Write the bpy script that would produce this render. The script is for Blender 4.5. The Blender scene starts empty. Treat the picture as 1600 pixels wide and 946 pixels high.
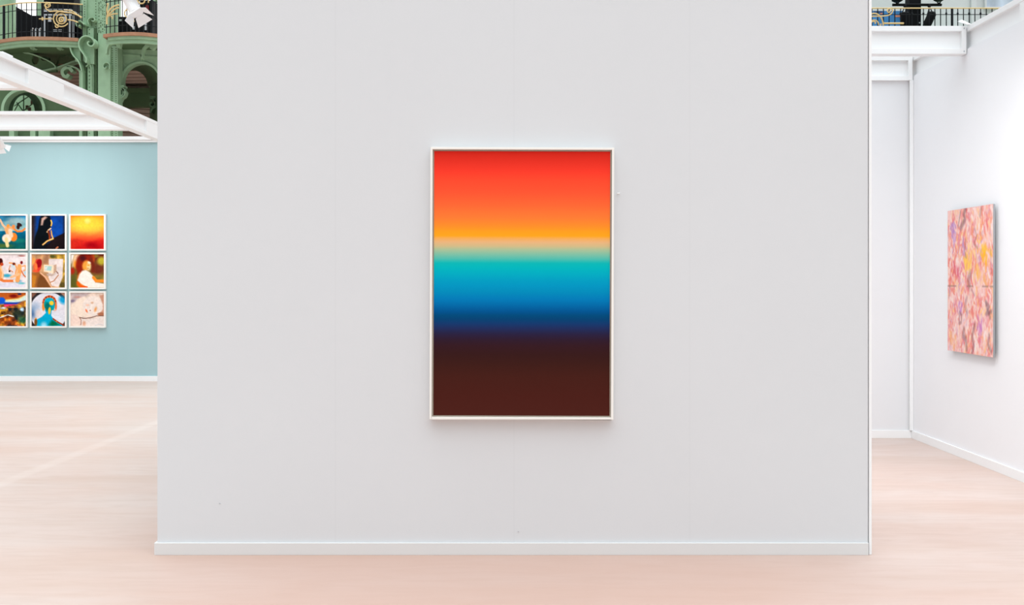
import bpy, bmesh, math, random
import numpy as np
from mathutils import Vector, Matrix
random.seed(7)
C = bpy.context.scene.collection
PI = math.pi
F = 1555.0; CX = 800.0; CY = 437.0; H = 1.45     # focal length in px, vanishing point, eye height

def W(px, py, Y): return Vector(((px-CX)*Y/F, Y, H-(py-CY)*Y/F))
def s2l(c):
    c = np.asarray(c, dtype=float)/255.0
    return np.where(c <= .04045, c/12.92, ((c+.055)/1.055)**2.4)

# ---------------------------------------------------------------- materials
MATS = {}
def mat(name, rgb, rough=.6, metal=0., spec=.3, coat=0., emit=None, noise=0., nscale=8., bump=0., bscale=200., stretch=(1,1,1)):
    if name in MATS: return MATS[name]
    m = bpy.data.materials.new(name); m.use_nodes = True
    nt = m.node_tree; b = nt.nodes['Principled BSDF']
    col = tuple(float(v) for v in s2l(rgb))+(1.,)
    b.inputs['Base Color'].default_value = col
    b.inputs['Roughness'].default_value = rough; b.inputs['Metallic'].default_value = metal
    b.inputs['Specular IOR Level'].default_value = spec
    b.inputs['Coat Weight'].default_value = coat
    if emit:
        b.inputs['Emission Color'].default_value = col; b.inputs['Emission Strength'].default_value = emit
    if noise or bump:
        tc = nt.nodes.new('ShaderNodeTexCoord'); mp = nt.nodes.new('ShaderNodeMapping')
        mp.inputs['Scale'].default_value = stretch
        nt.links.new(tc.outputs['Object'], mp.inputs['Vector'])
    if noise:
        n = nt.nodes.new('ShaderNodeTexNoise'); n.inputs['Scale'].default_value = nscale; n.inputs['Detail'].default_value = 6
        nt.links.new(mp.outputs[0], n.inputs['Vector'])
        r = nt.nodes.new('ShaderNodeMapRange'); r.inputs[1].default_value=.3; r.inputs[2].default_value=.7
        r.inputs[3].default_value = 1-noise; r.inputs[4].default_value = 1+noise
        nt.links.new(n.outputs['Fac'], r.inputs[0])
        v = nt.nodes.new('ShaderNodeVectorMath'); v.operation = 'SCALE'
        v.inputs[0].default_value = col[:3]; nt.links.new(r.outputs[0], v.inputs['Scale'])
        nt.links.new(v.outputs[0], b.inputs['Base Color'])
    if bump:
        n2 = nt.nodes.new('ShaderNodeTexNoise'); n2.inputs['Scale'].default_value = bscale; n2.inputs['Detail'].default_value = 3
        nt.links.new(mp.outputs[0], n2.inputs['Vector'])
        bp = nt.nodes.new('ShaderNodeBump'); bp.inputs['Strength'].default_value = bump; bp.inputs['Distance'].default_value = .002
        nt.links.new(n2.outputs['Fac'], bp.inputs['Height']); nt.links.new(bp.outputs[0], b.inputs['Normal'])
    MATS[name] = m; return m

def paint_mat():
    m = bpy.data.materials.new('printed_picture'); m.use_nodes = True
    nt = m.node_tree; b = nt.nodes['Principled BSDF']
    a = nt.nodes.new('ShaderNodeAttribute'); a.attribute_name = 'paint'
    nt.links.new(a.outputs['Color'], b.inputs['Base Color'])
    b.inputs['Roughness'].default_value = .75; b.inputs['Specular IOR Level'].default_value = .04
    return m
PAINT = paint_mat()

# ---------------------------------------------------------------- geometry helpers
class MB:
    def __init__(s): s.v = []; s.f = []
    def box(s, x0, x1, y0, y1, z0, z1):
        n = len(s.v)
        s.v += [(x, y, z) for z in (z0, z1) for y in (y0, y1) for x in (x0, x1)]
        s.f += [tuple(n+i for i in q) for q in ((0,2,3,1),(4,5,7,6),(0,1,5,4),(2,6,7,3),(0,4,6,2),(1,3,7,5))]
        return s
    def obox(s, c, ax, ay, az):      # oriented box from centre and three half-axes
        n = len(s.v); c = Vector(c); ax=Vector(ax); ay=Vector(ay); az=Vector(az)
        s.v += [tuple(c+ax*i+ay*j+az*k) for k in (-1,1) for j in (-1,1) for i in (-1,1)]
        s.f += [tuple(n+i for i in q) for q in ((0,2,3,1),(4,5,7,6),(0,1,5,4),(2,6,7,3),(0,4,6,2),(1,3,7,5))]
        return s
    def prism(s, pts, d):            # convex polygon pts extruded by d
        n = len(s.v); k = len(pts); d = Vector(d)
        s.v += [tuple(Vector(p)) for p in pts]+[tuple(Vector(p)+d) for p in pts]
        s.f += [tuple(n+i for i in range(k)), tuple(n+k+i for i in reversed(range(k)))]
        s.f += [(n+i, n+k+i, n+k+(i+1)%k, n+(i+1)%k) for i in range(k)]
        return s
    def tube(s, pts, r, sides=6, rs=None):
        pts = [Vector(p) for p in pts]; n0 = len(s.v); N = len(pts)
        t = (pts[1]-pts[0]).normalized()
        u = t.orthogonal().normalized()
        for i, p in enumerate(pts):
            if i == 0: t = pts[1]-p
            elif i == N-1: t = p-pts[i-1]
            else: t = pts[i+1]-pts[i-1]
            t.normalize(); u = (u-t*u.dot(t)).normalized(); w = t.cross(u)
            rr = rs[i] if rs else r
            for k in range(sides):
                a = 2*PI*k/sides; s.v.append(tuple(p+(u*math.cos(a)+w*math.sin(a))*rr))
        for i in range(N-1):
            for k in range(sides):
                a = n0+i*sides+k; b = n0+i*sides+(k+1)%sides
                s.f.append((a, b, b+sides, a+sides))
        s.f.append(tuple(n0+k for k in reversed(range(sides))))
        s.f.append(tuple(n0+(N-1)*sides+k for k in range(sides)))
        return s
    def ribbon(s, pts, th, d):       # strip of thickness th in the XZ plane, deep d along Y
        pts = [Vector(p) for p in pts]; n0 = len(s.v); N = len(pts)
        for i, p in enumerate(pts):
            t = pts[min(i+1, N-1)]-pts[max(i-1, 0)]; t.y = 0; t.normalize()
            nn = Vector((-t.z, 0, t.x))*th*.5
            s.v += [tuple(p+nn), tuple(p-nn), tuple(p-nn+Vector((0,d,0))), tuple(p+nn+Vector((0,d,0)))]
        for i in range(N-1):
            a = n0+4*i
            for k in range(4): s.f.append((a+k, a+(k+1)%4, a+4+(k+1)%4, a+4+k))
        s.f += [(n0+3,n0+2,n0+1,n0), (n0+4*(N-1),n0+4*(N-1)+1,n0+4*(N-1)+2,n0+4*(N-1)+3)]
        return s
    def sphere(s, c, r, seg=8, ring=6, sc=(1,1,1)):
        n = len(s.v); c = Vector(c)
        for i in range(ring+1):
            a = PI*i/ring
            for k in range(seg):
                b = 2*PI*k/seg
                s.v.append((c.x+r*sc[0]*math.sin(a)*math.cos(b), c.y+r*sc[1]*math.sin(a)*math.sin(b), c.z+r*sc[2]*math.cos(a)))
        for i in range(ring):
            for k in range(seg):
                s.f.append((n+i*seg+k, n+(i+1)*seg+k, n+(i+1)*seg+(k+1)%seg, n+i*seg+(k+1)%seg))
        return s
    def build(s, name, m, parent=None, bevel=0., smooth=False):
        off = parent_loc(parent) if parent else Vector((0,0,0))
        me = bpy.data.meshes.new(name)
        me.from_pydata([tuple(Vector(v)-off) for v in s.v], [], s.f)
        bm = bmesh.new(); bm.from_mesh(me)
        bmesh.ops.remove_doubles(bm, verts=bm.verts, dist=1e-5)
        bmesh.ops.recalc_face_normals(bm, faces=bm.faces); bm.to_mesh(me); bm.free()
        if smooth:
            for p in me.polygons: p.use_smooth = True
        o = bpy.data.objects.new(name, me); C.objects.link(o); me.materials.append(m)
        if parent: o.parent = parent
        if bevel:
            b = o.modifiers.new('bevel', 'BEVEL'); b.width = bevel; b.segments = 2; b.limit_method = 'ANGLE'
        return o
def parent_loc(p):
    l = Vector(p.location)
    while p.parent: p = p.parent; l += Vector(p.location)
    return l

def plate(name, outer, holes, Y, d, m, parent=None, conv=True):
    """flat plate with round holes: outline and holes given as pixel points seen at depth Y, thickness d"""
    cu = bpy.data.curves.new(name, 'CURVE'); cu.dimensions = '2D'; cu.fill_mode = 'BOTH'; cu.extrude = d/2
    for loop in [outer]+holes:
        sp = cu.splines.new('POLY'); sp.points.add(len(loop)-1)
        for i, (px, py) in enumerate(loop):
            w = W(px, py, Y); sp.points[i].co = (w.x, w.z, 0, 1)
        sp.use_cyclic_u = True
    o = bpy.data.objects.new(name, cu); C.objects.link(o)
    bpy.context.view_layer.update()
    dg = bpy.context.evaluated_depsgraph_get()
    me = bpy.data.meshes.new_from_object(o.evaluated_get(dg))
    bpy.data.objects.remove(o); bpy.data.curves.remove(cu)
    off = parent_loc(parent) if parent else Vector((0,0,0))
    for v in me.vertices:
        x, z, y = v.co
        v.co = Vector((x, Y+d/2-y, z))-off
    me.name = name; me.materials.clear(); me.materials.append(m)
    r = bpy.data.objects.new(name, me); C.objects.link(r)
    if parent: r.parent = parent
    return r

def thing(name, label, cat, loc=(0,0,0), group=None):
    o = bpy.data.objects.new(name, None); C.objects.link(o); o.location = loc; o.empty_display_size = .1
    o['label'] = label; o['category'] = cat
    if group: o['group'] = group
    return o
def tag(o, label, cat, group=None):
    o['label'] = label; o['category'] = cat
    if group: o['group'] = group
    return o
def struct(o): o['kind'] = 'structure'; return o

# ---------------------------------------------------------------- camera
cam = bpy.data.cameras.new('camera'); co = bpy.data.objects.new('camera', cam); C.objects.link(co)
co.location = (0, 0, H); co.rotation_euler = (PI/2, 0, 0)
cam.sensor_width = 36; cam.lens = 36*F/1600; cam.shift_y = -(473-CY)/1600; cam.clip_end = 300
bpy.context.scene.camera = co
vs = bpy.context.scene.view_settings
vs.view_transform = 'Standard'; vs.look = 'None'; vs.gamma = 1; vs.exposure = 0; vs.use_curve_mapping = False

# ---------------------------------------------------------------- daylight: glass roof of the hall, brighter to the rear left
w = bpy.data.worlds.new('hall_daylight'); bpy.context.scene.world = w; w.use_nodes = True
nt = w.node_tree; bg = nt.nodes['Background']
tc = nt.nodes.new('ShaderNodeTexCoord')
dt = nt.nodes.new('ShaderNodeVectorMath'); dt.operation = 'DOT_PRODUCT'
dt.inputs[1].default_value = Vector((.06, -.12, .97)).normalized()
nt.links.new(tc.outputs['Generated'], dt.inputs[0])
cl = nt.nodes.new('ShaderNodeMath'); cl.operation = 'MAXIMUM'; cl.inputs[1].default_value = 0; nt.links.new(dt.outputs['Value'], cl.inputs[0])
pw = nt.nodes.new('ShaderNodeMath'); pw.operation = 'POWER'; pw.inputs[1].default_value = 3.; nt.links.new(cl.outputs[0], pw.inputs[0])
mr = nt.nodes.new('ShaderNodeMath'); mr.operation = 'MULTIPLY_ADD'; mr.inputs[1].default_value = 3.7; mr.inputs[2].default_value = .50
nt.links.new(pw.outputs[0], mr.inputs[0]); nt.links.new(mr.outputs[0], bg.inputs['Strength'])
bg.inputs['Color'].default_value = (.91, .975, 1.0, 1)

# ---------------------------------------------------------------- paints
white = mat('white_lacquer', (243,244,245), .5, spec=.3)
skirting = mat('white_skirting_paint', (221,221,221), .55, spec=.25)
whitewall = mat('white_wall_paint', (239,240,243), .8, spec=.15, noise=.006, nscale=2., bump=.08)
frame_white = mat('white_frame_lacquer', (244,241,236), .4, spec=.3)
green = mat('green_iron_paint', (150,184,151), .45, spec=.35, noise=.08, nscale=5.)
green_dk = mat('dark_green_iron', (80,106,74), .55, spec=.3, noise=.10, nscale=3.)  # darker green for soffits, vaults, ribs, lattice strips and rivets
gold = mat('gilded_iron', (216,190,134), .4, metal=.15)
black = mat('black_iron', (20,24,28), .55, spec=.15)
blackbox = mat('black_equipment_shell', (9,11,15), .6, spec=.12, noise=.1)
silver = mat('aluminium_edge', (190,196,202), .35, metal=.5)
wood = mat('wooden_deck_edge', (172,128,100), .6, noise=.12, nscale=6.)

def center_wall_mat():
    m = mat('grey_white_wall_paint', (217,219,222), .75, spec=.12, bump=.10)
    nt = m.node_tree; b = nt.nodes['Principled BSDF']
    tc = nt.nodes.new('ShaderNodeTexCoord'); sep = nt.nodes.new('ShaderNodeSeparateXYZ')
    nt.links.new(tc.outputs['Object'], sep.inputs[0])
    val = None
    for px in (524, 803, 1078):            # filled joints between the wall panels
        X = (px-CX)*5.243/F
        a = nt.nodes.new('ShaderNodeMath'); a.operation = 'SUBTRACT'; a.inputs[1].default_value = X
        nt.links.new(sep.outputs['X'], a.inputs[0])
        q = nt.nodes.new('ShaderNodeMath'); q.operation = 'ABSOLUTE'; nt.links.new(a.outputs[0], q.inputs[0])
        r = nt.nodes.new('ShaderNodeMapRange'); r.inputs[1].default_value = .001; r.inputs[2].default_value = .006
        r.inputs[3].default_value = .978; r.inputs[4].default_value = 1.; nt.links.new(q.outputs[0], r.inputs[0])
        if val is None: val = r
        else:
            k = nt.nodes.new('ShaderNodeMath'); k.operation = 'MULTIPLY'
            nt.links.new(val.outputs[0], k.inputs[0]); nt.links.new(r.outputs[0], k.inputs[1]); val = k
    n = nt.nodes.new('ShaderNodeTexNoise'); n.inputs['Scale'].default_value = 1.3; n.inputs['Detail'].default_value = 5
    nt.links.new(tc.outputs['Object'], n.inputs['Vector'])
    r = nt.nodes.new('ShaderNodeMapRange'); r.inputs[1].default_value=.3; r.inputs[2].default_value=.7
    r.inputs[3].default_value=.992; r.inputs[4].default_value=1.006; nt.links.new(n.outputs['Fac'], r.inputs[0])
    k = nt.nodes.new('ShaderNodeMath'); k.operation = 'MULTIPLY'
    nt.links.new(val.outputs[0], k.inputs[0]); nt.links.new(r.outputs[0], k.inputs[1])
    v = nt.nodes.new('ShaderNodeVectorMath'); v.operation = 'SCALE'; v.inputs[0].default_value = b.inputs['Base Color'].default_value[:3]
    nt.links.new(k.outputs[0], v.inputs['Scale']); nt.links.new(v.outputs[0], b.inputs['Base Color'])
    return m

def floor_mat():
    m = bpy.data.materials.new('pink_screed_floor'); m.use_nodes = True
    nt = m.node_tree; b = nt.nodes['Principled BSDF']; b.inputs['Roughness'].default_value = .42
    b.inputs['Specular IOR Level'].default_value = .42
    tc = nt.nodes.new('ShaderNodeTexCoord')
    def noise(scale, stretch, rot=0., det=6, dist=.3):
        mp = nt.nodes.new('ShaderNodeMapping'); mp.inputs['Scale'].default_value = stretch; mp.inputs['Rotation'].default_value = (0,0,rot)
        nt.links.new(tc.outputs['Object'], mp.inputs['Vector'])
        n = nt.nodes.new('ShaderNodeTexNoise'); n.inputs['Scale'].default_value = scale
        n.inputs['Detail'].default_value = det; n.inputs['Distortion'].default_value = dist
        nt.links.new(mp.outputs[0], n.inputs['Vector']); return n
    def ramp(n, lo, hi, a, c):
        r = nt.nodes.new('ShaderNodeMapRange'); r.inputs[1].default_value=lo; r.inputs[2].default_value=hi
        r.inputs[3].default_value=a; r.inputs[4].default_value=c; nt.links.new(n.outputs[0], r.inputs[0]); return r
    def mix(f, c1, c2):
        x = nt.nodes.new('ShaderNodeMix'); x.data_type = 'RGBA'
        nt.links.new(f.outputs[0], x.inputs[0])
        for i, c in ((6, c1), (7, c2)):
            if isinstance(c, tuple): x.inputs[i].default_value = tuple(float(t) for t in s2l(c))+(1,)
            else: nt.links.new(c.outputs[2], x.inputs[i])
        return x
    big = ramp(noise(.45, (1,1.6,1)), .35, .65, 0, 1)
    # light and shade put into the colour: pinker mid-floor by the wall, paler aisles
    sx = nt.nodes.new('ShaderNodeSeparateXYZ'); nt.links.new(tc.outputs['Object'], sx.inputs[0])
    ab = nt.nodes.new('ShaderNodeMath'); ab.operation = 'ABSOLUTE'; nt.links.new(sx.outputs['X'], ab.inputs[0])
    wob = nt.nodes.new('ShaderNodeMath'); wob.operation = 'MULTIPLY_ADD'; wob.inputs[1].default_value = .9
    nt.links.new(noise(.8, (1,1,1)).outputs[0], wob.inputs[0]); nt.links.new(ab.outputs[0], wob.inputs[2])
    aisle = nt.nodes.new('ShaderNodeMapRange'); aisle.interpolation_type = 'SMOOTHSTEP'; aisle.inputs[1].default_value = 1.3; aisle.inputs[2].default_value = 3.1
    aisle.inputs[3].default_value = .62; aisle.inputs[4].default_value = 0; nt.links.new(wob.outputs[0], aisle.inputs[0])
    c1 = mix(big, (203,184,176), (199,172,160))
    st = ramp(noise(1.6, (.35,1.6,1), .1), .45, .70, 0, .55)
    c2 = mix(st, c1, (204,190,184))
    sc = ramp(noise(1.1, (.25,2.2,1), -.25), .52, .72, 0, .5)
    c3 = mix(sc, c2, (187,160,145))
    fine = ramp(noise(9, (.35,1.8,1), .05, 10, .8), .42, .72, 0, .42)
    c4 = mix(fine, c3, (186,159,146))
    # board joint running across the hall in front of the side passage, and a faint paler diagonal streak
    sep = nt.nodes.new('ShaderNodeSeparateXYZ'); nt.links.new(tc.outputs['Object'], sep.inputs[0])
    def line(ax, bx, c0, wd, amt):
        d = nt.nodes.new('ShaderNodeVectorMath'); d.operation='DOT_PRODUCT'; d.inputs[1].default_value=(ax,bx,0)
        nt.links.new(tc.outputs['Object'], d.inputs[0])
        a = nt.nodes.new('ShaderNodeMath'); a.operation='SUBTRACT'; a.inputs[1].default_value=c0; nt.links.new(d.outputs['Value'], a.inputs[0])
        q = nt.nodes.new('ShaderNodeMath'); q.operation='ABSOLUTE'; nt.links.new(a.outputs[0], q.inputs[0])
        r = nt.nodes.new('ShaderNodeMapRange'); r.inputs[1].default_value=wd*.4; r.inputs[2].default_value=wd
        r.inputs[3].default_value=amt; r.inputs[4].default_value=0; nt.links.new(q.outputs[0], r.inputs[0]); return r
    c4 = mix(aisle, c4, (190,152,136))
    c5 = mix(line(0,1,6.516,.010,.30), c4, (172,147,136))
    t = Vector((.905,-.425)); p0 = W(20, 748, F*H/(748-CY))
    c6 = mix(line(t.x, t.y, t.x*p0.x+t.y*p0.y, .04, .0), c5, (205,190,181))
    pA = W(0, 757, F*H/(757-CY)); pB = W(225, 668, F*H/(668-CY))
    dd = (pB-pA); nn = Vector((-dd.y, dd.x)).normalized()
    c7 = mix(line(nn.x, nn.y, nn.x*pA.x+nn.y*pA.y, .08, .14), c6, (233,222,215))
    nt.links.new(c7.outputs[2], b.inputs['Base Color'])
    bp = nt.nodes.new('ShaderNodeBump'); bp.inputs['Strength'].default_value=.12; bp.inputs['Distance'].default_value=.003
    nf = noise(60, (1,1,1)); nt.links.new(nf.outputs[0], bp.inputs['Height']); nt.links.new(bp.outputs[0], b.inputs['Normal'])
    return m

# ---------------------------------------------------------------- the setting
struct(MB().box(-40, 40, -14, 60, -.2, 0).build('floor', floor_mat()))
YW = 5.243
XL = (246-CX)*YW/F; XR = (1356.2-CX)*YW/F; XS = (1361.6-CX)*YW/F
ZT = 3.265
cw = MB().box(XL, XR, YW, YW+.10, 0, ZT).build('wall_center', center_wall_mat()); struct(cw)
# end strip closing the right edge of the wall
struct(MB().box(XR+.004, XS, YW-.006, YW+.105, 0, ZT).build('trim_1', white, bevel=.002))
bb = MB(); bb.box(XL-.012, XR-.001, YW-.014, YW-.0005, 0, .064); bb.box(XL-.012, XL-.0005, YW-.0005, YW+.10, 0, .064)
struct(bb.build('baseboard_center', skirting, bevel=.0015))
# the booth behind the centre wall
struct(MB().box(XL+.02, XL+.10, YW+.101, 9.1, 0, ZT).build('wall_inner_left', whitewall))

XW = 3.66; YB = 9.10
struct(MB().box(XW, XW+.10, 4.4, YB+.10, 0, ZT).build('wall_right', whitewall))
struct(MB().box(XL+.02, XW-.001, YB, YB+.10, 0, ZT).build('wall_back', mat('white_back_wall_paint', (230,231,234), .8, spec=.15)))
struct(MB().box(XW-.014, XW-.0005, 4.4, YB-.015, 0, .072).build('baseboard_right', white, bevel=.0015))
struct(MB().box(XL+.101, XW-.0005, YB-.014, YB-.0005, 0, .072).build('baseboard_back', white, bevel=.0015))
struct(MB().box(XW-.034, XW-.001, YB-.034, YB-.0145, .073, ZT).build('trim_2', white, bevel=.002))

YBL = 14.18
bluem = mat('blue_grey_wall_paint', (165,197,202), .8, spec=.12, noise=.012, nscale=1.5, stretch=(3,1,.25))
struct(MB().box(-10.5, -4.3, YBL, YBL+.10, 0, 3.435).build('wall_left', bluem))
struct(MB().box(-10.5, -4.3, YBL-.015, YBL-.0005, 0, .073).build('baseboard_left', white, bevel=.0015))
struct(MB().box(-10.5, -4.3, YBL-.04, YBL+.14, 3.4355, 3.485).build('trim_3', white, bevel=.003))
struct(MB().box(-10.5, -4.3, YBL-.028, YBL-.0005, 3.405, 3.4325).build('trim_4', white, bevel=.003))

# ---------------------------------------------------------------- overhead beams
ZB0, ZB1 = 3.2655, 3.49
def beam(name, label, axis, a0, a1, c, plates=(), stiff=(), screws=(), group='white overhead beams', hw=.05, z0=ZB0, z1=ZB1, low=None):
    """I-shaped fascia beam along axis ('x' or 'y') from a0 to a1 centred on c"""
    def bx(mb, p0, p1, q0, q1, zz0, zz1):
        return mb.box(p0, p1, q0, q1, zz0, zz1) if axis == 'x' else mb.box(q0, q1, p0, p1, zz0, zz1)
    loc = ((a0+a1)/2, c, z0) if axis == 'x' else (c, (a0+a1)/2, z0)
    t = thing(name, label, 'beam', loc, group)
    bx(MB(), a0, a1, c-hw, c+hw, z1-.042, z1).build('top_flange', white, t, bevel=.002)
    bx(MB(), a0, a1, c-hw, c+hw, z0, z0+.042).build('bottom_flange', low or white, t, bevel=0 if low else .002)
    bx(MB(), a0, a1, c-hw+.030, c+hw-.030, z0+.042, z1-.042).build('web', white, t)
    for p0, p1 in plates:
        bx(MB(), p0, p1, c-hw+.002, c+hw-.002, z0+.0425, z1-.0425).build('joint_plate', white, t)
    for p in stiff:
        bx(MB(), p-.018, p+.018, c-hw-.002, c+hw+.002, z0+.001, z1-.001).build('stiffener', white, t, bevel=.001)
    for p in screws:
        for z in (z0+.02, z1-.02):
            m = MB()
            if axis == 'x': m.tube([(p, c-hw-.004, z), (p, c-hw-.001, z)], .006, 10)
            else: m.tube([(c-hw-.004, p, z), (c-hw-.001, p, z)], .006, 10)
            m.build('screw', silver, t)
    return t
G1 = 'white overhead beams of the stands'
lb = beam('overhead_beam', 'long white beam sloping across the upper left, above the pink aisle', 'y', 3.9, 14.12, -4.63, plates=((9.43,10.18),(12.48,13.2)), group=G1)
m = MB(); m.box(-4.66,-4.59, 8.98, 9.16, ZB1+.0005, ZB1+.02); m.build('splice_cap', white, lb, bevel=.006)
beam('overhead_beam', 'short stub of white cross beam at the left edge, just under the long beam', 'x', -10.4, -4.685, 9.5, group=G1)
beam('overhead_beam', 'white cross beam just above the top of the blue wall, left end in frame', 'x', -10.4, -4.685, 12.10, group=G1)
beam('overhead_beam', 'white cross beam over the passage carrying the white spotlight, at the top left', 'x', -4.575, XL+.10, 6.35, group=G1)
beam('overhead_beam', 'nearer white cross beam over the right passage, just below the black railing', 'x', XL+.10, XW-.006, 8.05, stiff=(XW-.026,), screws=(XW-.026,), group=G1)
rb = beam('overhead_beam', 'white beam on top of the right wall rising to the upper right corner', 'y', 4.4, 9.20, XW+.053, plates=((4.5,7.18),), hw=.053, group=G1, low=whitewall, z0=ZT)
MB().prism([(XW-.02,7.95,ZB1+.0005),(XW+.01,7.95,ZB1+.0005),(XW-.035,8.02,ZB1+.055),(XW-.06,8.02,ZB1+.045)], (0,.02,0)).build('clip', white, rb)
beam('overhead_beam', 'farther and lower white cross beam on the back wall of the right passage', 'x', XL+.10, XW-.006, YB+.02, stiff=(XW-.03,), group=G1)
for (nm, x0, x1, y0, y1) in (('trim_5',-4.68,-4.58,3.95,4.05),('trim_6',-10.4,-10.3,9.45,9.55),('trim_7',-10.4,-10.3,12.05,12.15)):
    struct(MB().box(x0, x1, y0, y1, 0, ZB0-.0005).build(nm, white, bevel=.003))

# ---------------------------------------------------------------- picture painting
class Canvas:
    def __init__(s, w, h, col=(255,255,255)):
        s.w, s.h = w, h
        s.a = np.zeros((h, w, 3)); s.a[:] = col
        s.v, s.u = np.mgrid[0:h, 0:w].astype(float)
        s.u /= (w-1); s.v /= (h-1); s.asp = h/w
    def over(s, mask, col):
        m = np.clip(mask, 0, 1)[..., None]; s.a = s.a*(1-m)+np.array(col, float)*m
    def vgrad(s, stops):
        ys = [p[0] for p in stops]
        for k in range(3): s.a[..., k] = np.interp(s.v, ys, [p[1][k] for p in stops])
    def blob(s, cu, cv, ru, rv, col, rot=0., soft=.25, al=1.):
        du = s.u-cu; dv = (s.v-cv); c, q = math.cos(rot), math.sin(rot)
        x = (du*c+dv*q)/ru; y = (-du*q+dv*c)/rv
        d = np.sqrt(x*x+y*y); s.over(al*np.clip((1-d)/soft+.5, 0, 1), col)
    def line(s, pts, wd, col, al=1., soft=.5, w2=None):
        best = np.full(s.u.shape, 9.); n = len(pts)-1
        for i in range(n):
            (a, b), (c, d) = pts[i], pts[i+1]
            L = (c-a)**2+(d-b)**2+1e-9
            t = np.clip(((s.u-a)*(c-a)+(s.v-b)*(d-b))/L, 0, 1)
            ww = wd if w2 is None else wd+(w2-wd)*(i+t)/n
            best = np.minimum(best, np.hypot(s.u-a-t*(c-a), s.v-b-t*(d-b))/ww)
        s.over(al*np.clip((1-best)/soft+.5, 0, 1), col)
    def poly(s, pts, col, al=1., soft=.012):
        d = np.full(s.u.shape, 9.); ins = np.zeros(s.u.shape, bool); n = len(pts)
        for i in range(n):
            (a, b), (c, e) = pts[i], pts[(i+1)%n]
            t = np.clip(((s.u-a)*(c-a)+(s.v-b)*(e-b))/((c-a)**2+(e-b)**2+1e-9), 0, 1)
            d = np.minimum(d, np.hypot(s.u-a-t*(c-a), s.v-b-t*(e-b)))
            if b != e:
                ins ^= ((b > s.v) != (e > s.v)) & (s.u < (c-a)*(s.v-b)/(e-b)+a)
        sd = np.where(ins, -d, d); s.over(al*np.clip(.5-sd/(2*soft), 0, 1), col)
    def noise(s, nu, nv, seed):
        r = np.random.RandomState(seed); g = r.rand(nv+2, nu+2)
        x = s.u*nu; y = s.v*nv; i = np.minimum(x.astype(int), nu); j = np.minimum(y.astype(int), nv)
        fx = x-i; fy = y-j; fx = fx*fx*(3-2*fx); fy = fy*fy*(3-2*fy)
        return (g[j,i]*(1-fx)+g[j,i+1]*fx)*(1-fy)+(g[j+1,i]*(1-fx)+g[j+1,i+1]*fx)*fy
    def tex(s, amt, nu, nv, seed, mask=1.):
        n = (s.noise(nu,nv,seed)+.5*s.noise(nu*2,nv*2,seed+1)+.25*s.noise(nu*4,nv*4,seed+2))/1.75-.5
        s.a = s.a*(1+(amt*n*2*mask)[..., None])

def picture_mesh(name, cv, P0, U, V, parent, gain=1.):
    """grid carrying the painted canvas: P0 top-left corner, U to the right, V downwards"""
    h, w = cv.h, cv.w
    off = parent_loc(parent)
    P0 = Vector(P0)-off; U = Vector(U); V = Vector(V)
    uu = cv.u.ravel()[:,None]; vv = cv.v.ravel()[:,None]
    co = np.array(P0)+uu*np.array(U)+vv*np.array(V)
    idx = np.arange(h*w).reshape(h, w)
    f = np.stack([idx[:-1,:-1], idx[1:,:-1], idx[1:,1:], idx[:-1,1:]], -1).reshape(-1, 4)
    me = bpy.data.meshes.new(name); me.from_pydata(co.tolist(), [], f.tolist())
    at = me.color_attributes.new('paint', 'FLOAT_COLOR', 'POINT')
    lin = np.clip(s2l(np.clip(cv.a, 0, 255))*gain, 0, .98)
    at.data.foreach_set('color', np.concatenate([lin.reshape(-1,3), np.ones((h*w,1))], 1).ravel())
    me.materials.append(PAINT)
    o = bpy.data.objects.new(name, me); C.objects.link(o); o.parent = parent
    return o

# ---------------------------------------------------------------- the large framed colour gradient
YF = YW-.050
c0 = W(815.4, 443.2, YF); wd = 287.3*YF/F; ht = 425.6*YF/F
art = thing('framed_print', 'large framed gradient print, red to teal to dark brown, on the grey wall', 'picture', (c0.x, YW, c0.z))
x0, x1, z0, z1 = c0.x-wd/2, c0.x+wd/2, c0.z-ht/2, c0.z+ht/2
ft = .0115
fr = MB(); fr.box(x0, x0+ft, YF, YW-.004, z0, z1); fr.box(x1-ft, x1, YF, YW-.004, z0, z1)
fr.box(x0+ft, x1-ft, YF, YW-.004, z1-ft, z1); fr.box(x0+ft, x1-ft, YF, YW-.004, z0, z0+ft)
fr.build('frame', frame_white, art, bevel=.001)
MB().box(x0+ft+.0003, x1-ft-.0003, YF+.0145, YW-.005, z0+ft+.0003, z1-ft-.0003).build('backing_board', mat('taupe_backing', (176,164,150), .8), art)
gp = .0076+ft
MB().box(x0+gp, x1-gp, YF+.012, YF+.0142, z0+gp, z1-gp).build('mount_panel', mat('aluminium_mount', (120,112,106), .6), art)
stops = [(235,(206,36,27)),(240,(212,42,30)),(249,(222,48,35)),(265,(240,58,42)),(280,(250,72,46)),(300,(255,84,50)),(320,(255,102,52)),(340,(255,122,52)),
 (353,(255,140,42)),(361,(250,155,32)),(368,(244,162,30)),(372,(238,168,85)),(378,(226,176,125)),(384,(206,182,132)),(390,(165,188,150)),
 (397,(125,188,162)),(405,(75,184,172)),(411.5,(8,180,180)),(418,(0,178,186)),(428,(0,168,190)),(438,(0,154,190)),(447,(0,146,190)),
 (455,(0,138,184)),(468,(0,120,180)),(477,(0,104,165)),(486,(0,84,145)),(494,(0,72,120)),(500,(4,64,112)),(506,(20,56,108)),(514,(32,44,90)),
 (522,(40,34,66)),(531,(46,28,46)),(541,(52,26,34)),(555,(54,26,26)),(570,(60,28,24)),(590,(68,30,24)),(620,(72,30,24)),(651,(74,32,26))]
cv = Canvas(3, 420); cv.vgrad([((y-235)/416., c) for y, c in stops])
GC = 1.08
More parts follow.
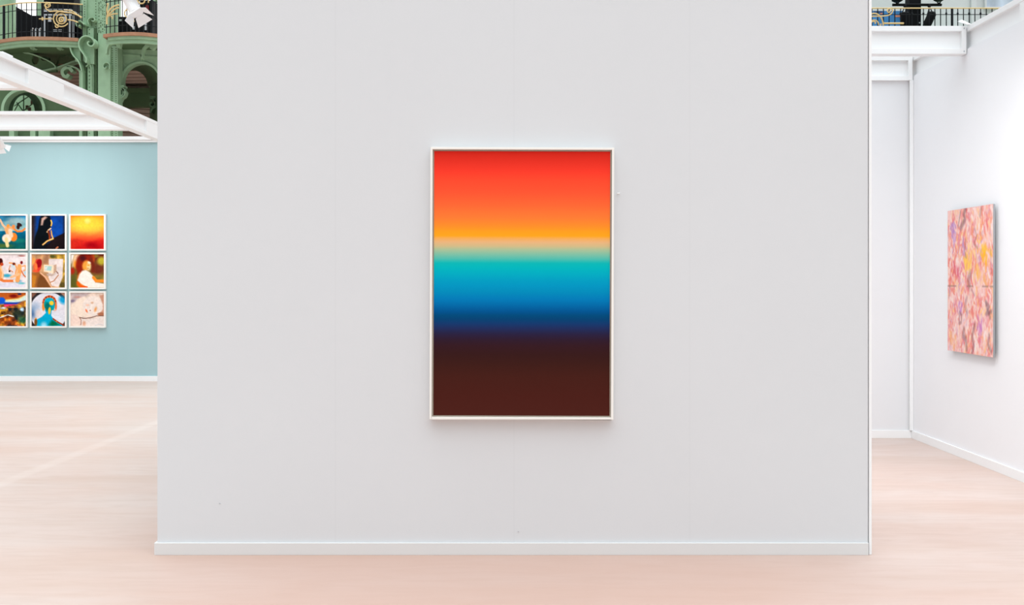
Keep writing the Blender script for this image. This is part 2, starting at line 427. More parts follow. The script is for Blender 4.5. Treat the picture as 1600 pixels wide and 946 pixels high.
picture_mesh('print', cv, (x0+gp+.0005, YF+.0115, z1-gp-.0005), (x1-x0-2*gp-.001,0,0), (0,0,-(z1-z0-2*gp-.001)), art, GC)
art.rotation_euler = (0, math.radians(.19), 0)
hk = W(966, 302.5, YW)
tag(MB().tube([(hk.x-.006, YW-.006, hk.z),(hk.x+.008, YW-.006, hk.z)], .0035, 8).tube([(hk.x, YW-.006, hk.z),(hk.x, YW-.0005, hk.z)], .003, 8).build('wall_hook', white),
    'tiny white hook on the grey wall right of the large framed print', 'hook')
for (px, py, nm, lb_) in ((343.5, 787, 'screw', 'tiny dark screw head low on the left of the grey wall'), (810, 831, 'screw', 'tiny screw head near the foot of the grey wall, below the large framed print')):
    p = W(px, py, YW)
    tag(MB().tube([(p.x, YW-.003, p.z),(p.x, YW+.0005, p.z)], .003, 8).build(nm, silver), lb_, 'screw')

# ---------------------------------------------------------------- the pink painting on the right wall
XP = 3.620
pp = thing('unframed_painting', 'tall unframed pink abstract painting with orange and yellow streaks on the right wall', 'picture', (XW, 7.877, 1.44))
PY0, PY1, PZ0, PZ1 = 7.487, 8.267, .862, 2.019
MB().box(XP, XP+.014, PY0, PY1, PZ0, PZ1).build('panel', mat('grey_panel_edge', (150,152,156), .5), pp)
for y in (PY0+.06, PY1-.10): MB().box(XP+.0145, XW-.0005, y, y+.04, PZ0+.08, PZ1-.08).build('mounting_batten', mat('grey_batten', (120,120,122), .6), pp)
cv = Canvas(110, 300, (236,170,160)); R = random.Random(5)
n1 = cv.noise(9, 7, 1); n2 = cv.noise(16, 12, 2); n3 = cv.noise(6, 5, 3); n4 = cv.noise(30, 26, 4)
cv.over((n1-.45)*2, (238,200,196)); cv.over((n2-.5)*2, (228,120,112)); cv.over((n3-.6)*1.6, (236,214,208)); cv.over((n4-.6)*1.2, (230,140,150))
pal = [((228,112,104),.14),((240,196,192),.22),((244,226,222),.20),((240,150,110),.09),((247,190,110),.06),((220,110,135),.07),((196,150,190),.05),((226,100,92),.09),((244,205,190),.08)]
for i in range(2200):
    r = R.random(); acc = 0
    for c, p in pal:
        acc += p
        if r < acc: break
    u, v = R.random(), R.random()*1.02; L = R.uniform(.015, .07); dx = R.gauss(0, .03)
    pts = [(u, v), (u+dx*.5+R.gauss(0,.012), v+L*.5), (u+dx, v+L)]
    lo = max(0, int((v-.02)*300)); hi = min(300, int((v+L+.03)*300)+1)
    if hi-lo < 3: continue
    sub = Canvas.__new__(Canvas); sub.w, sub.h = cv.w, hi-lo; sub.a = cv.a[lo:hi]; sub.u = cv.u[lo:hi]; sub.v = cv.v[lo:hi]
    sub.line(pts, R.uniform(.005,.015), c, al=R.uniform(.35,.8), soft=.8); cv.a[lo:hi] = sub.a
def yb(u, v, n, col, su=.05, sv=.03, al=.5):
    for _ in range(int(n*1.6)):
        a, b = u+R.gauss(0,su), v+R.gauss(0,sv)
        cv.line([(a,b),(a+R.gauss(0,.02),b+R.uniform(.02,.05))], R.uniform(.007,.016), col, al=al, soft=1.)
cv.over(np.full(cv.u.shape,.20)+.5*np.clip(cv.noise(7,9,77)-.55,0,1)*2,(242,216,210))
yb(.80,.28,12,(252,190,50),.06,.05); yb(.85,.30,6,(250,176,60),.05,.05); yb(.72,.12,6,(240,150,110),.05,.04); yb(.45,.37,12,(250,206,90)); yb(.48,.33,6,(246,190,90)); yb(.55,.28,6,(246,206,150)); yb(.68,.44,8,(246,186,96),.03,.05)
yb(.12,.14,5,(170,130,200),.02,.03); yb(.15,.20,4,(190,150,206),.02,.02); yb(.38,.23,4,(186,140,190),.02,.02); yb(.20,.42,6,(214,90,120),.06,.03)
yb(.30,.66,5,(190,130,200),.03,.02); yb(.72,.80,6,(200,120,190),.03,.03); yb(.80,.47,6,(240,170,110),.05,.03); yb(.1,.9,6,(240,170,120),.06,.04)
yb(.65,.1,8,(238,208,204),.06,.04); yb(.52,.62,9,(238,206,190),.06,.03); yb(.3,.78,8,(240,206,204),.06,.05)
dk = (110,78,88)
for pts, wdt, al in (([(.42,.0),(.38,.04),(.40,.08),(.36,.10),(.31,.13)],.022,.65), ([(.30,.02),(.27,.08),(.25,.12)],.012,.5), ([(.76,.02),(.73,.06)],.018,.35),
    ([(.52,.46),(.48,.50),(.50,.53)],.03,.45), ([(.42,.22),(.40,.30),(.43,.34)],.010,.4), ([(.62,.15),(.66,.20),(.60,.25),(.68,.28)],.010,.35), ([(.85,.64),(.92,.67),(.86,.72),(.97,.70)],.014,.6),
    ([(.86,.66),(.90,.70),(.94,.74)],.016,.5), ([(.28,.72),(.33,.74),(.32,.79),(.27,.80),(.28,.73)],.012,.5), ([(.38,.84),(.36,.88),(.42,.90),(.44,.97)],.022,.55),
    ([(.62,.80),(.56,.88),(.60,.94),(.56,.99)],.020,.5), ([(.92,.86),(.90,.92),(.96,.96)],.018,.5), ([(.44,.62),(.40,.68),(.46,.72)],.018,.3), ([(.95,.30),(.97,.45)],.01,.25),
    ([(.05,.55),(.03,.62)],.012,.3), ([(.55,.56),(.62,.60)],.01,.3)):
    cv.line(pts, wdt, dk, al=al*.75, soft=1.1)
for a, b in ((.0,.2),(.45,.58),(.78,.9),(.94,1.0)): cv.line([(a,.538),(b,.538)], .006, (150,118,112), al=.5, soft=.9)
picture_mesh('canvas', cv, (XP-.0008, PY1, PZ1), (0,-(PY1-PY0),0), (0,0,-(PZ1-PZ0)), pp, 1.0)

# ---------------------------------------------------------------- nine square framed pictures on the blue wall
S = 84
def art_sea():
    c = Canvas(S,S); c.vgrad([(0,(20,110,160)),(.2,(110,170,185)),(.45,(160,195,190)),(.47,(0,110,150)),(.62,(0,90,120)),(1,(10,80,70))])
    c.tex(.30,5,4,3); c.blob(.7,.15,.3,.10,(170,190,190),soft=.8,al=.7); c.blob(.25,.12,.2,.05,(40,120,160),soft=.9,al=.7)
    c.blob(.25,.9,.3,.06,(90,110,40),soft=1,al=.8); c.blob(.8,.75,.2,.06,(20,130,110),soft=1,al=.7)
    sk=(250,170,110)
    c.line([(.22,.12),(.30,.28),(.42,.40)],.028,(250,190,150)); c.line([(.42,.40),(.46,.52)],.07,sk); c.blob(.46,.31,.05,.055,(240,150,60))
    c.line([(.60,.38),(.74,.47),(.88,.46),(.96,.39)],.026,(250,130,50)); c.line([(.50,.34),(.60,.38)],.03,sk)
    c.blob(.62,.33,.05,.06,(240,140,70)); c.blob(.80,.27,.08,.05,(50,30,30),.5); c.blob(.76,.34,.05,.07,(50,25,25))
    c.blob(.62,.64,.11,.13,(250,130,40)); c.blob(.42,.68,.14,.13,(250,225,205)); c.line([(.40,.7),(.44,.9)],.05,(240,215,150)); c.line([(.52,.45),(.55,.60)],.06,(246,210,180))
    return c
def art_hood():
    c = Canvas(S,S,(8,60,140)); c.over(np.abs(c.u-.65)*-1+.45,(10,80,185)); c.over((.16-c.u)*8,(48,32,30)); c.over((c.u-.90)*9,(40,28,30))
    c.poly([(.28,.0),(.54,.0),(.57,.12),(.58,.33),(.50,.45),(.56,.62),(.62,.72),(.45,.85),(1,.55),(1,1),(.03,1),(.10,.62),(.18,.40),(.23,.10)],(8,14,20),soft=.02)
    c.poly([(.62,.68),(1,.50),(1,1),(.4,1)],(26,16,20)); c.poly([(.29,.08),(.40,.02),(.47,.05),(.36,.14),(.33,.28),(.27,.29)],(205,165,150),soft=.02)
    c.line([(.575,.14),(.60,.22),(.58,.30)],.018,(250,190,70)); c.line([(.57,.38),(.50,.43),(.46,.49)],.018,(245,200,150)); c.line([(.50,.47),(.54,.62),(.54,.70)],.03,(130,50,20))
    c.line([(.58,.45),(.60,.58),(.64,.69)],.016,(250,180,60)); c.line([(.63,.69),(.46,.76),(.33,.87)],.020,(248,190,110)); c.line([(.78,.94),(.73,.98)],.02,(210,120,80))
    c.tex(.2,6,6,9); return c
def art_sun():
    c = Canvas(S,S); c.vgrad([(0,(255,150,30)),(.1,(255,180,50)),(.3,(255,208,60)),(.45,(255,170,60)),(.56,(255,120,50)),(.68,(250,80,40)),(.78,(215,40,30)),(1,(185,18,18))])
    c.over((np.abs(c.u-.5)-.3)*1.2,(250,120,40)); c.blob(.5,.22,.35,.28,(255,215,65),soft=1,al=.6); c.blob(.5,.16,.08,.08,(255,230,120),soft=.9,al=.9)
    c.blob(.72,.88,.28,.09,(165,0,15),soft=1); c.blob(.1,.80,.22,.10,(200,35,25),soft=1,al=.7); c.blob(.95,.80,.2,.12,(205,25,25),soft=1,al=.8); c.tex(.10,6,6,4,(c.v>.5)*1.); return c
def art_bathers():
    c = Canvas(S,S,(236,222,222)); c.tex(.10,6,6,8); c.blob(.5,.92,.5,.12,(225,220,232),soft=.8)
    sk=(248,165,95)
    for u,v,a,b,col in ((.42,.64,.12,.05,(40,160,190)),(.72,.80,.12,.05,(50,140,190)),(.86,.87,.1,.03,(100,190,200)),(.62,.33,.06,.08,(200,222,230)),(.98,.55,.04,.1,(170,205,220))): c.blob(u,v,a,b,col,soft=.9,al=.9)
    c.line([(.16,.30),(.20,.46),(.27,.62),(.25,.76)],.085,sk,w2=.05); c.line([(.25,.76),(.32,.80),(.62,.80)],.038,(238,125,60)); c.line([(.24,.40),(.30,.56),(.28,.70)],.02,(255,205,160)); c.blob(.23,.22,.07,.10,(70,15,15)); c.blob(.27,.30,.05,.05,(200,70,35)); c.blob(.66,.80,.05,.05,(246,226,206))
    c.line([(.50,.26),(.66,.28),(.72,.42),(.68,.58)],.022,sk); c.blob(.63,.29,.045,.04,(120,40,25)); c.line([(.52,.34),(.48,.46),(.60,.53)],.016,(220,150,110)); c.blob(.50,.51,.03,.03,(50,20,20))
    c.line([(.80,.36),(.80,.52),(.76,.66),(.74,.78)],.065,sk); c.line([(.78,.60),(.62,.66),(.55,.69)],.035,(250,190,140)); c.blob(.86,.25,.04,.05,(130,20,20)); c.line([(.88,.36),(.97,.34),(.99,.46),(.92,.50)],.018,sk)
    c.line([(.86,.5),(.92,.62),(.98,.68)],.02,(225,120,70)); c.blob(.86,.05,.10,.02,(180,110,100),soft=.8); return c
def art_painter():
    c = Canvas(S,S,(214,160,112)); c.tex(.25,5,5,2); c.poly([(.55,0),(1,0),(1,1),(.82,1),(.9,.15),(.55,.13)],(190,150,60)); c.tex(.45,14,14,6,(c.u>.5)*((c.v<.14)|(c.u>.84)))
    c.blob(.62,.07,.08,.05,(90,90,40),soft=.8); c.blob(.92,.92,.10,.10,(70,60,30),soft=.8,al=.8); c.poly([(.42,.0),(.52,.0),(.50,.3),(.30,.3)],(170,118,84),soft=.05)
    c.poly([(.51,.14),(.94,.14),(.92,.70),(.80,.98),(.60,.95),(.50,.70)],(228,212,208)); c.tex(.10,7,7,21); c.poly([(.62,.34),(.74,.30),(.74,.52),(.62,.62)],(196,160,136))
    c.poly([(.36,.31),(.66,.33),(.65,.58),(.36,.52)],(250,222,190)); c.poly([(.40,.35),(.60,.36),(.58,.50),(.39,.48)],(168,208,206)); c.poly([(.39,.40),(.48,.36),(.42,.50)],(225,220,215))
    c.poly([(.44,.58),(.66,.60),(.76,.56),(.60,.66),(.46,.64)],(196,170,156)); c.line([(.80,.62),(.66,.80),(.56,.84)],.014,(190,120,70)); c.line([(.74,.52),(.79,.58)],.014,(130,80,60))
    c.poly([(0,.55),(.22,.52),(.36,.66),(.45,.80),(.60,1),(0,1)],(158,92,42),soft=.03); c.poly([(.25,.60),(.38,.70),(.48,.85),(.54,1),(.15,1),(.2,.7)],(122,72,34),soft=.03); c.poly([(0,.6),(.14,.66),(.08,1),(0,1)],(206,128,40),soft=.03)
    c.line([(.26,.56),(.40,.68),(.50,.84),(.60,1)],.020,(236,180,140)); c.blob(.17,.34,.12,.20,(225,60,45),.1); c.blob(.22,.27,.08,.13,(160,10,25),.2); c.blob(.12,.38,.05,.12,(250,120,60)); c.blob(.06,.20,.05,.1,(240,160,80),soft=.8); c.blob(.1,.5,.08,.04,(240,90,50)); return c
def art_girl():
    c = Canvas(S,S,(130,110,45)); c.tex(.35,5,5,12); c.over((.45-c.v)*3*(c.u>.55),(110,40,25)); c.blob(.80,.45,.22,.16,(112,45,30),soft=.8); c.blob(.92,.20,.12,.12,(190,175,50),soft=.8); c.blob(.72,.05,.12,.06,(140,110,40),soft=.8)
    c.poly([(0,0),(.12,0),(.03,.25),(0,.3)],(245,238,235),soft=.03); c.poly([(.12,0),(.30,0),(.20,.22),(.03,.42),(.05,.2)],(250,205,165),soft=.04)
    c.blob(.14,.3,.06,.12,(235,150,50),soft=.8); c.blob(.04,.5,.08,.1,(170,40,20),soft=.8); c.blob(.10,.85,.15,.18,(90,90,35),soft=.8)
    c.blob(.42,.16,.24,.18,(118,30,20),soft=.4); c.blob(.27,.34,.12,.2,(165,32,12),soft=.5); c.blob(.33,.2,.1,.1,(70,20,22),soft=.8); c.blob(.66,.12,.06,.14,(180,70,25),soft=.8)
    c.poly([(.26,.52),(.20,.70),(.18,.92),(.24,.98),(.5,.98),(.3,.85),(.27,.68),(.36,.52)],(238,110,25),soft=.04)
    c.poly([(.22,.14),(.36,.0),(.6,.0),(.66,.12),(.60,.20),(.44,.24),(.36,.34),(.34,.5),(.2,.6),(.17,.35)],(140,30,14),soft=.05); c.blob(.36,.12,.09,.08,(76,20,24),soft=1); c.blob(.46,.34,.115,.15,(250,160,62),soft=.5,rot=.2); c.line([(.60,.16),(.68,.34),(.66,.5)],.05,(120,38,22),soft=1); c.blob(.54,.37,.06,.12,(252,215,150),soft=.9); c.blob(.55,.25,.05,.03,(255,236,205),.4,soft=.9); c.blob(.53,.33,.035,.025,(245,160,60),soft=.8); c.blob(.52,.42,.03,.012,(190,110,70),soft=.8)
    c.poly([(.34,.50),(.45,.47),(.58,.55),(.70,.70),(.74,.84),(1,.88),(1,1),(.50,1),(.30,.88),(.20,.78),(.26,.60)],(250,236,226),soft=.02)
    c.line([(.68,.70),(.76,.80),(1,.80)],.045,(248,140,40)); c.line([(.20,.85),(.28,.96),(.48,.99)],.03,(235,90,20)); return c
def art_rocks():
    c = Canvas(S,S,(170,95,40)); c.tex(.8,7,7,31); n = c.noise(10,10,5)
    c.over((n-.55)*4,(245,175,50)); c.over((.4-n)*5*(c.v>.45),(30,30,40)); c.blob(.78,.62,.24,.16,(28,46,44),soft=.9,al=.9); c.blob(.9,.82,.14,.1,(40,90,60),soft=.9)
    c.poly([(0,0),(1,0),(1,.1),(.75,.18),(.5,.22),(.2,.2),(0,.15)],(205,95,30),soft=.03); c.blob(.62,.10,.12,.05,(130,20,12),soft=.8); c.blob(.8,.04,.06,.03,(50,50,90),soft=.6)
    c.poly([(.0,.13),(.32,.14),(.40,.24),(.70,.28),(.30,.34),(.0,.36)],(10,90,215),soft=.02); c.poly([(.38,.22),(.75,.18),(1,.06),(1,.22),(.72,.30),(.36,.28)],(215,235,228),soft=.02); c.poly([(.40,.21),(.80,.17),(.95,.09),(.80,.20),(.4,.24)],(255,225,110),soft=.02)
    c.poly([(.34,.30),(.85,.28),(.70,.35),(.34,.34)],(10,60,180),soft=.015); c.poly([(.33,.35),(.70,.345),(.55,.39),(.36,.42)],(248,55,105),soft=.015); c.blob(.30,.46,.1,.03,(205,215,225),soft=.8)
    c.blob(.88,.5,.06,.06,(160,190,220),soft=.8); c.poly([(.2,.80),(.36,.66),(.6,.7),(.72,.85),(.65,.98),(.25,.96)],(165,62,16),al=.6,soft=.04); c.line([(.15,.77),(.45,.66),(.62,.71)],.014,(225,225,215)); c.tex(.5,16,16,7,(c.v>.38)*1.); return c
def art_bust():
    c = Canvas(S,S,(40,34,36)); c.poly([(0,0),(.16,0),(0,.16)],(130,80,60)); c.poly([(.85,0),(1,0),(1,.14)],(170,120,95))
    c.blob(.5,.56,.56,.58,(228,228,238),soft=.03); c.over(.25*(c.noise(4,4,2)>.0)*c.noise(4,4,2),(225,200,205)); c.blob(.03,.6,.09,.16,(70,110,160),soft=1.2,al=.9); c.blob(.12,.45,.12,.15,(150,175,205),soft=1.2,al=.7)
    c.blob(.92,.22,.09,.12,(20,160,215),soft=1,rot=-.6); c.blob(.2,.62,.1,.12,(236,215,210),soft=1,al=.7)
    for k in range(26):
        a = PI*(.86+k/25*1.28); c.blob(.53+.185*math.cos(a),.30+.19*math.sin(a),.030,.034,(130+60*(k%3),45+30*(k%3),30),soft=.5)
    c.blob(.35,.42,.045,.12,(240,140,50),soft=.5); c.blob(.72,.40,.035,.12,(235,120,60),soft=.5); c.blob(.68,.52,.04,.03,(240,180,160),soft=.8)
    c.poly([(.39,.50),(.60,.50),(.58,.68),(.66,.80),(.92,.97),(.92,1),(.1,1),(.15,.80),(.30,.72),(.42,.60)],(0,170,210),soft=.012)
    c.blob(.53,.35,.165,.20,(0,150,150),soft=.1); c.blob(.52,.22,.12,.06,(0,175,205),soft=.6); c.blob(.47,.42,.07,.12,(0,110,100),soft=.7); c.blob(.64,.42,.04,.1,(0,165,180),soft=.6)
    c.blob(.59,.31,.065,.065,(250,205,50),soft=.3,rot=-.5); c.blob(.53,.54,.038,.11,(245,195,45),soft=.3,rot=.08); c.blob(.36,.98,.09,.10,(150,215,235),soft=1)
    c.poly([(.60,.82),(.70,.86),(.85,.97),(.6,1),(.5,.97)],(0,110,70),soft=.04); c.line([(.64,.78),(.78,.88),(.95,.97)],.022,(160,60,25)); c.blob(.74,.85,.02,.02,(245,140,50)); c.blob(.12,.88,.045,.12,(125,80,30),soft=.4); c.blob(.12,.77,.03,.02,(240,160,50)); return c
def art_sleeper():
    c = Canvas(S,S,(236,212,196)); c.poly([(0,0),(.6,0),(.45,.1),(.2,.18),(.12,.32),(0,.35)],(196,176,176),soft=.03); c.tex(.12,8,8,17); c.blob(.06,.25,.07,.04,(130,115,140),soft=.9); c.blob(.2,.13,.1,.03,(200,150,140),soft=.9)
    c.poly([(0,.35),(.3,.16),(.6,.12),(.6,.7),(.25,.74),(0,.65)],(246,224,206),soft=.04); c.blob(.68,.40,.32,.30,(243,226,216),.35,soft=.12)
    c.poly([(.85,.08),(1,.05),(1,.7),(.82,.66),(.96,.5),(.96,.35)],(206,150,125),soft=.02); c.blob(.9,.64,.1,.05,(176,110,80),soft=.6); c.poly([(.3,.78),(.5,.80),(1,.70),(1,1),(.3,1)],(238,222,214),soft=.02)
    c.line([(.25,.735),(.40,.77),(.6,.745),(.78,.69),(.98,.69)],.012,(120,80,70)); c.line([(.26,.74),(.31,.82),(.30,.96)],.013,(150,95,75)); c.poly([(0,.62),(.2,.68),(.3,.82),(.28,1),(0,1)],(244,216,202),soft=.02)
    c.blob(.47,.54,.025,.055,(245,120,70),-.5,soft=1); c.blob(.74,.50,.035,.07,(236,158,90),.3,soft=1.2); c.blob(.64,.30,.04,.028,(216,160,120),soft=1.2,al=.8); c.line([(.62,.36),(.59,.52)],.018,(250,236,226),soft=1); c.blob(.58,.53,.02,.02,(170,110,95),soft=.8)
    c.blob(.50,.37,.05,.03,(245,190,160),soft=1,al=.8); c.blob(.40,.92,.05,.07,(226,170,140),soft=1); c.line([(.72,.98),(.85,.94),(.98,.97)],.01,(200,200,205),al=.7); return c
arts = [[(art_sea,'square picture of two figures in teal sea, top left of the nine'),
         (art_hood,'picture of a dark hooded profile on deep blue, top middle of the nine'),
         (art_sun,'picture of a yellow sun in orange and red haze, top right of nine')],
        [(art_bathers,'square picture of orange bathers on white, middle left of the nine'),
         (art_painter,'picture of a red haired figure in brown facing an easel, centre of nine'),
         (art_girl,'picture of a red haired sitter in white, middle right of the nine'),],
        [(art_rocks,'picture of orange rocks and a blue and pink band, bottom left of nine'),
         (art_bust,'picture of a teal and yellow bust in a pale oval, bottom middle of nine'),
         (art_sleeper,'picture of a pale sleeping face on its side, bottom right of nine')]]
YP = YBL-.045
k = YP/F; fw = 57*k; f0 = None
for r in range(3):
    for c in range(3):
        cx = 75.1+61*(c-1); cy = 423.6+60.3*(r-1); p = W(cx, cy, YP)
        fn, lab = arts[r][c]
        t = thing('framed_picture', lab, 'picture', (p.x, YBL, p.z), 'nine square white framed pictures on the blue wall')
        h2 = fw/2; e = .021
        if f0 is None:
            m = MB()
            for a in (-1, 1):
                m.box(p.x+min(a*h2, a*(h2-e)), p.x+max(a*h2, a*(h2-e)), YP, YBL-.004, p.z-h2, p.z+h2)
                m.box(p.x-h2+e, p.x+h2-e, YP, YBL-.004, p.z+min(a*h2, a*(h2-e)), p.z+max(a*h2, a*(h2-e)))
            m.box(p.x-h2+e, p.x+h2-e, YP+.014, YBL-.005, p.z-h2+e, p.z+h2-e)
            f0 = m.build('frame', frame_white, t, bevel=.001)
        else:
            o = f0.copy(); C.objects.link(o); o.parent = t
        cvs = fn(); cvs.tex(.06, 22, 22, 50+3*r+c)
        picture_mesh('print', cvs, (p.x-h2+e+.0005, YP+.0132, p.z+h2-e-.0005), (fw-2*e-.001,0,0), (0,0,-(fw-2*e-.001)), t, 1.0)

# ---------------------------------------------------------------- white spotlights with barn doors
def spotlight(name, label, tip, d, top, r=.039, L=.20, group='white barn door spotlights', lamp=None):
    """tip = centre of the front ring, d = beam direction, top = hanging point"""
    tip = Vector(tip); d = Vector(d).normalized(); top = Vector(top)
    t = thing(name, label, 'spotlight', top, group)
    back = tip-d*L
    n = 20
    MB().tube([back-d*.012, back, back+d*.01, tip-d*.02, tip], r, n, rs=[r*.6, r*.92, r, r, r*1.04]).build('body', white, t, smooth=False)
    MB().tube([tip, tip+d*.003], r*.85, n).build('lens', mat('lamp_glass', (235,238,240), .2), t)
    a = d.orthogonal().normalized() if abs(d.y) > .95 else (Vector((0,1,0))-d*d.y).normalized(); b = d.cross(a)
    ring = MB().tube([tip-d*.004, tip+d*.006], r*1.12, n).build('ring', white, t)
    for q in (a, -a, b, -b):
        tn = d.cross(q); o = tip+d*.006+q*r*1.0; out = (d*.72+q*.70).normalized(); nn = out.cross(tn).normalized()
        m = MB(); Lf = r*1.45
        m.prism([o-tn*r*.8, o+tn*r*.8, o+out*Lf+tn*r*1.35, o+out*Lf-tn*r*1.35], nn*.0015)
        m.build('barn_door', white, ring)
    mid = back+d*(L*.45)
    MB().tube([mid-a*(r+.008), mid-a*(r+.008)+Vector((0,0,.07)), mid+Vector((0,0,.09))], .004, 6).tube([mid+a*(r+.008), mid+a*(r+.008)+Vector((0,0,.07)), mid+Vector((0,0,.09))], .004, 6).build('yoke', white, t)
    MB().tube([mid+Vector((0,0,.088)), Vector((mid.x, mid.y, top.z))], .008, 8).build('stem', white, t)
    return t
tip = W(213.0, 19.5, 6.35)
axis = Vector((.50, -.25, -.80))
Ls = .20
mid = tip-axis.normalized()*Ls*.55
spotlight('spotlight', 'white spotlight with open barn doors hanging into the top left, before the green balcony', tip, axis, (mid.x, mid.y, ZB0))
tip = Vector((-6.225, 12.15, 3.075)); axis2 = Vector((.05, .75, -.62)); mid = tip-axis2.normalized()*.2*.55
spotlight('spotlight', 'white spotlight cut by the left photo edge, high before the blue wall', tip, axis2, (mid.x, mid.y, ZB0))
lm = bpy.data.lights.new('spotlight_beam', 'SPOT'); lm.energy = 52; lm.spot_size = math.radians(84); lm.spot_blend = 1.; lm.shadow_soft_size = .05; lm.color = (1,.97,.94)
lo = bpy.data.objects.new('spotlight_beam', lm); C.objects.link(lo); lo.location = tip+axis2.normalized()*.09
lo.rotation_euler = (Vector((-6.35, YBL, 2.35))-lo.location).to_track_quat('-Z', 'Y').to_euler()

beam('overhead_beam', 'added unseen white beam from the centre wall to the right wall, carrying two spotlights', 'x', XS+.002, XW-.006, YW+.05, group=G1)  # beam and its spotlights added out of view to brighten the right passage
for k_, (sx, tx, ty, tz) in enumerate(((2.35, 3.66, 7.3, 1.15), (2.75, 2.9, 9.1, .4))):
    ax_ = (Vector((tx, ty, tz))-Vector((sx, YW+.05, 3.11))).normalized(); tip = Vector((sx, YW+.05, 3.11)); mid = tip-ax_*.2*.55
    spotlight('spotlight', ('added unseen spotlight over the right passage, aimed at the pink painting', 'added unseen spotlight over the right passage, aimed at the far white wall')[k_], tip, ax_, (mid.x, mid.y, ZB0))
    lm = bpy.data.lights.new('spotlight_beam', 'SPOT'); lm.energy = (150, 36)[k_]; lm.spot_size = math.radians(96); lm.spot_blend = 1.; lm.shadow_soft_size = .06; lm.color = (1,.985,.965)  # lamps of the two added unseen spotlights
    lo = bpy.data.objects.new('spotlight_beam', lm); C.objects.link(lo); lo.location = tip+ax_*.09; lo.rotation_euler = ax_.to_track_quat('-Z', 'Y').to_euler()

# ================================================================ the green iron gallery, about 31 m away
def arcpts(cx, cy, rx, ry, a0, a1, n=20):
    return [(cx+rx*math.cos(math.radians(a0+(a1-a0)*i/n)), cy-ry*math.sin(math.radians(a0+(a1-a0)*i/n))) for i in range(n+1)]
def spiral(cx, cy, r0, r1, a0, turns, n=28):
    return [(cx+(r0+(r1-r0)*i/n)*math.cos(math.radians(a0)+2*PI*turns*i/n), cy-(r0+(r1-r0)*i/n)*math.sin(math.radians(a0)+2*PI*turns*i/n)) for i in range(n+1)]
def smooth(pts, n=8):      # Catmull-Rom
    out = []; P = [pts[0]]+list(pts)+[pts[-1]]
    for i in range(1, len(P)-2):
        for k in range(n):
            t = k/n; a,b,c,d = P[i-1],P[i],P[i+1],P[i+2]
            out.append(tuple(.5*((2*b[j])+(-a[j]+c[j])*t+(2*a[j]-5*b[j]+4*c[j]-d[j])*t*t+(-a[j]+3*b[j]-3*c[j]+d[j])*t**3) for j in (0,1)))
    out.append(tuple(pts[-1])); return out
def P3(pts, Y): return [W(x, y, Y) for x, y in pts]
def pxbox(mb, x0, x1, y0, y1, Y, d):       # box whose front face spans the pixel rectangle at depth Y
    a = W(x0, y1, Y); b = W(x1, y0, Y); mb.box(a.x, b.x, Y, Y+d, a.z, b.z); return mb

# ---- main column with pilasters, riveted flanges and scrolled brackets
YC = 30.9
col = thing('iron_column', 'tall green riveted iron column with scrolled brackets between the two balconies, upper left', 'column', tuple(W(150, 520, YC+.3)*1.0)[:2]+(0,))
def down(mb, x0, x1, y0, Y, d):             # vertical member from pixel height y0 down to the ground
    a = W(x0, y0, Y); b = W(x1, y0, Y); mb.box(a.x, b.x, Y, Y+d, 0, a.z); return mb
down(MB(), 134, 168, -60, YC, .60).build('shaft', green, col)
mb = MB(); down(mb, 129, 135.5, -60, YC-.06, .5); mb.build('pilaster', green, col, bevel=.01)
mb = MB(); pxbox(mb, 152, 168.5, -60, 52, YC-.05, .3); mb.build('pilaster', green, col)
mb = MB(); down(mb, 136.5, 146, 44, YC-.12, .3); mb.build('pilaster', green, col, bevel=.01)
mb = MB(); down(mb, 147.5, 151.5, 44, YC-.06, .3); mb.build('lattice_strip', green_dk, col)
mb = MB(); down(mb, 153, 172.5, 52, YC-.14, .4); mb.build('pilaster', green, col, bevel=.01)
mb = MB(); down(mb, 173, 184, 72, YC-.05, .4); mb.build('flange', green, col, bevel=.01)
mb = MB(); down(mb, 128.5, 135, 95, YC-.10, .3); mb.build('lattice_strip', green_dk, col)
mb = MB(); down(mb, 123.5, 128, 110, YC-.16, .4); mb.build('edge_strip', green, col, bevel=.01)
mb = MB()
for x, y0, y1, st in ((149.5,48,215,3.0),(175.5,76,215,3.4),(181.5,76,215,3.4),(131.5,100,215,3.0),(131.5,2,30,4),(139,46,215,6),(149,-8,42,4.5)):
    y = y0
    while y < y1:
        p = W(x, y, YC-.15); mb.sphere((p.x, YC-.155 if x > 150 else YC-.12, p.z), .018, 6, 4); y += st
for i in range(90):
    p = W(R.choice((154.5,157.5,160.5,163.5,166.5))+R.uniform(-.4,.4), -8+i*.66, YC-.05); mb.sphere((p.x, YC-.05, p.z), .016, 6, 4)
mb.build('rivets', green_dk, col)['kind'] = 'stuff'
def scroll(pts, th=1.6, Y=YC-.45, d=.35, m=green): return MB().ribbon(P3(pts, Y), th*Y/F, d).build('scroll_bracket', m, col)
# front volute, curling in to the right, then sweeping down to the column
v1 = spiral(137.0, 66, 5.0, 11.0, -150, -1.05, 30)[::-1]
big = smooth([(134,98),(134.5,92),(130,84),(124.5,76),(122.8,68),(125,61),(131,56.4),(138,56.5),(144.5,61),(147,67),(144,71.5),(139,71),(136.5,67),(139,64.5)], 6)
scroll(big, 2.0)
scroll([(x-13.5, y+3) for x, y in smooth([(141,108),(138,98),(134,90),(128,84),(124,76),(122.8,68),(125,61),(131,56.8),(136,58)], 6)], 1.8, YC-.35, .3)
plate('scroll_web', [(131,96),(130,84),(124.5,76),(122.8,68),(125,61),(131,56.4),(138,56.5),(144.5,61),(147,67),(147,100),(137,100)], [arcpts(141,66.5,1.6,1.6,0,360,10)], YC-.18, .12, green, col)
plate('scroll_web', [(118,96),(116,86),(111,78),(109.3,71),(111.5,64),(117,60),(124,60),(126,96)], [], YC-.20, .10, green, col)
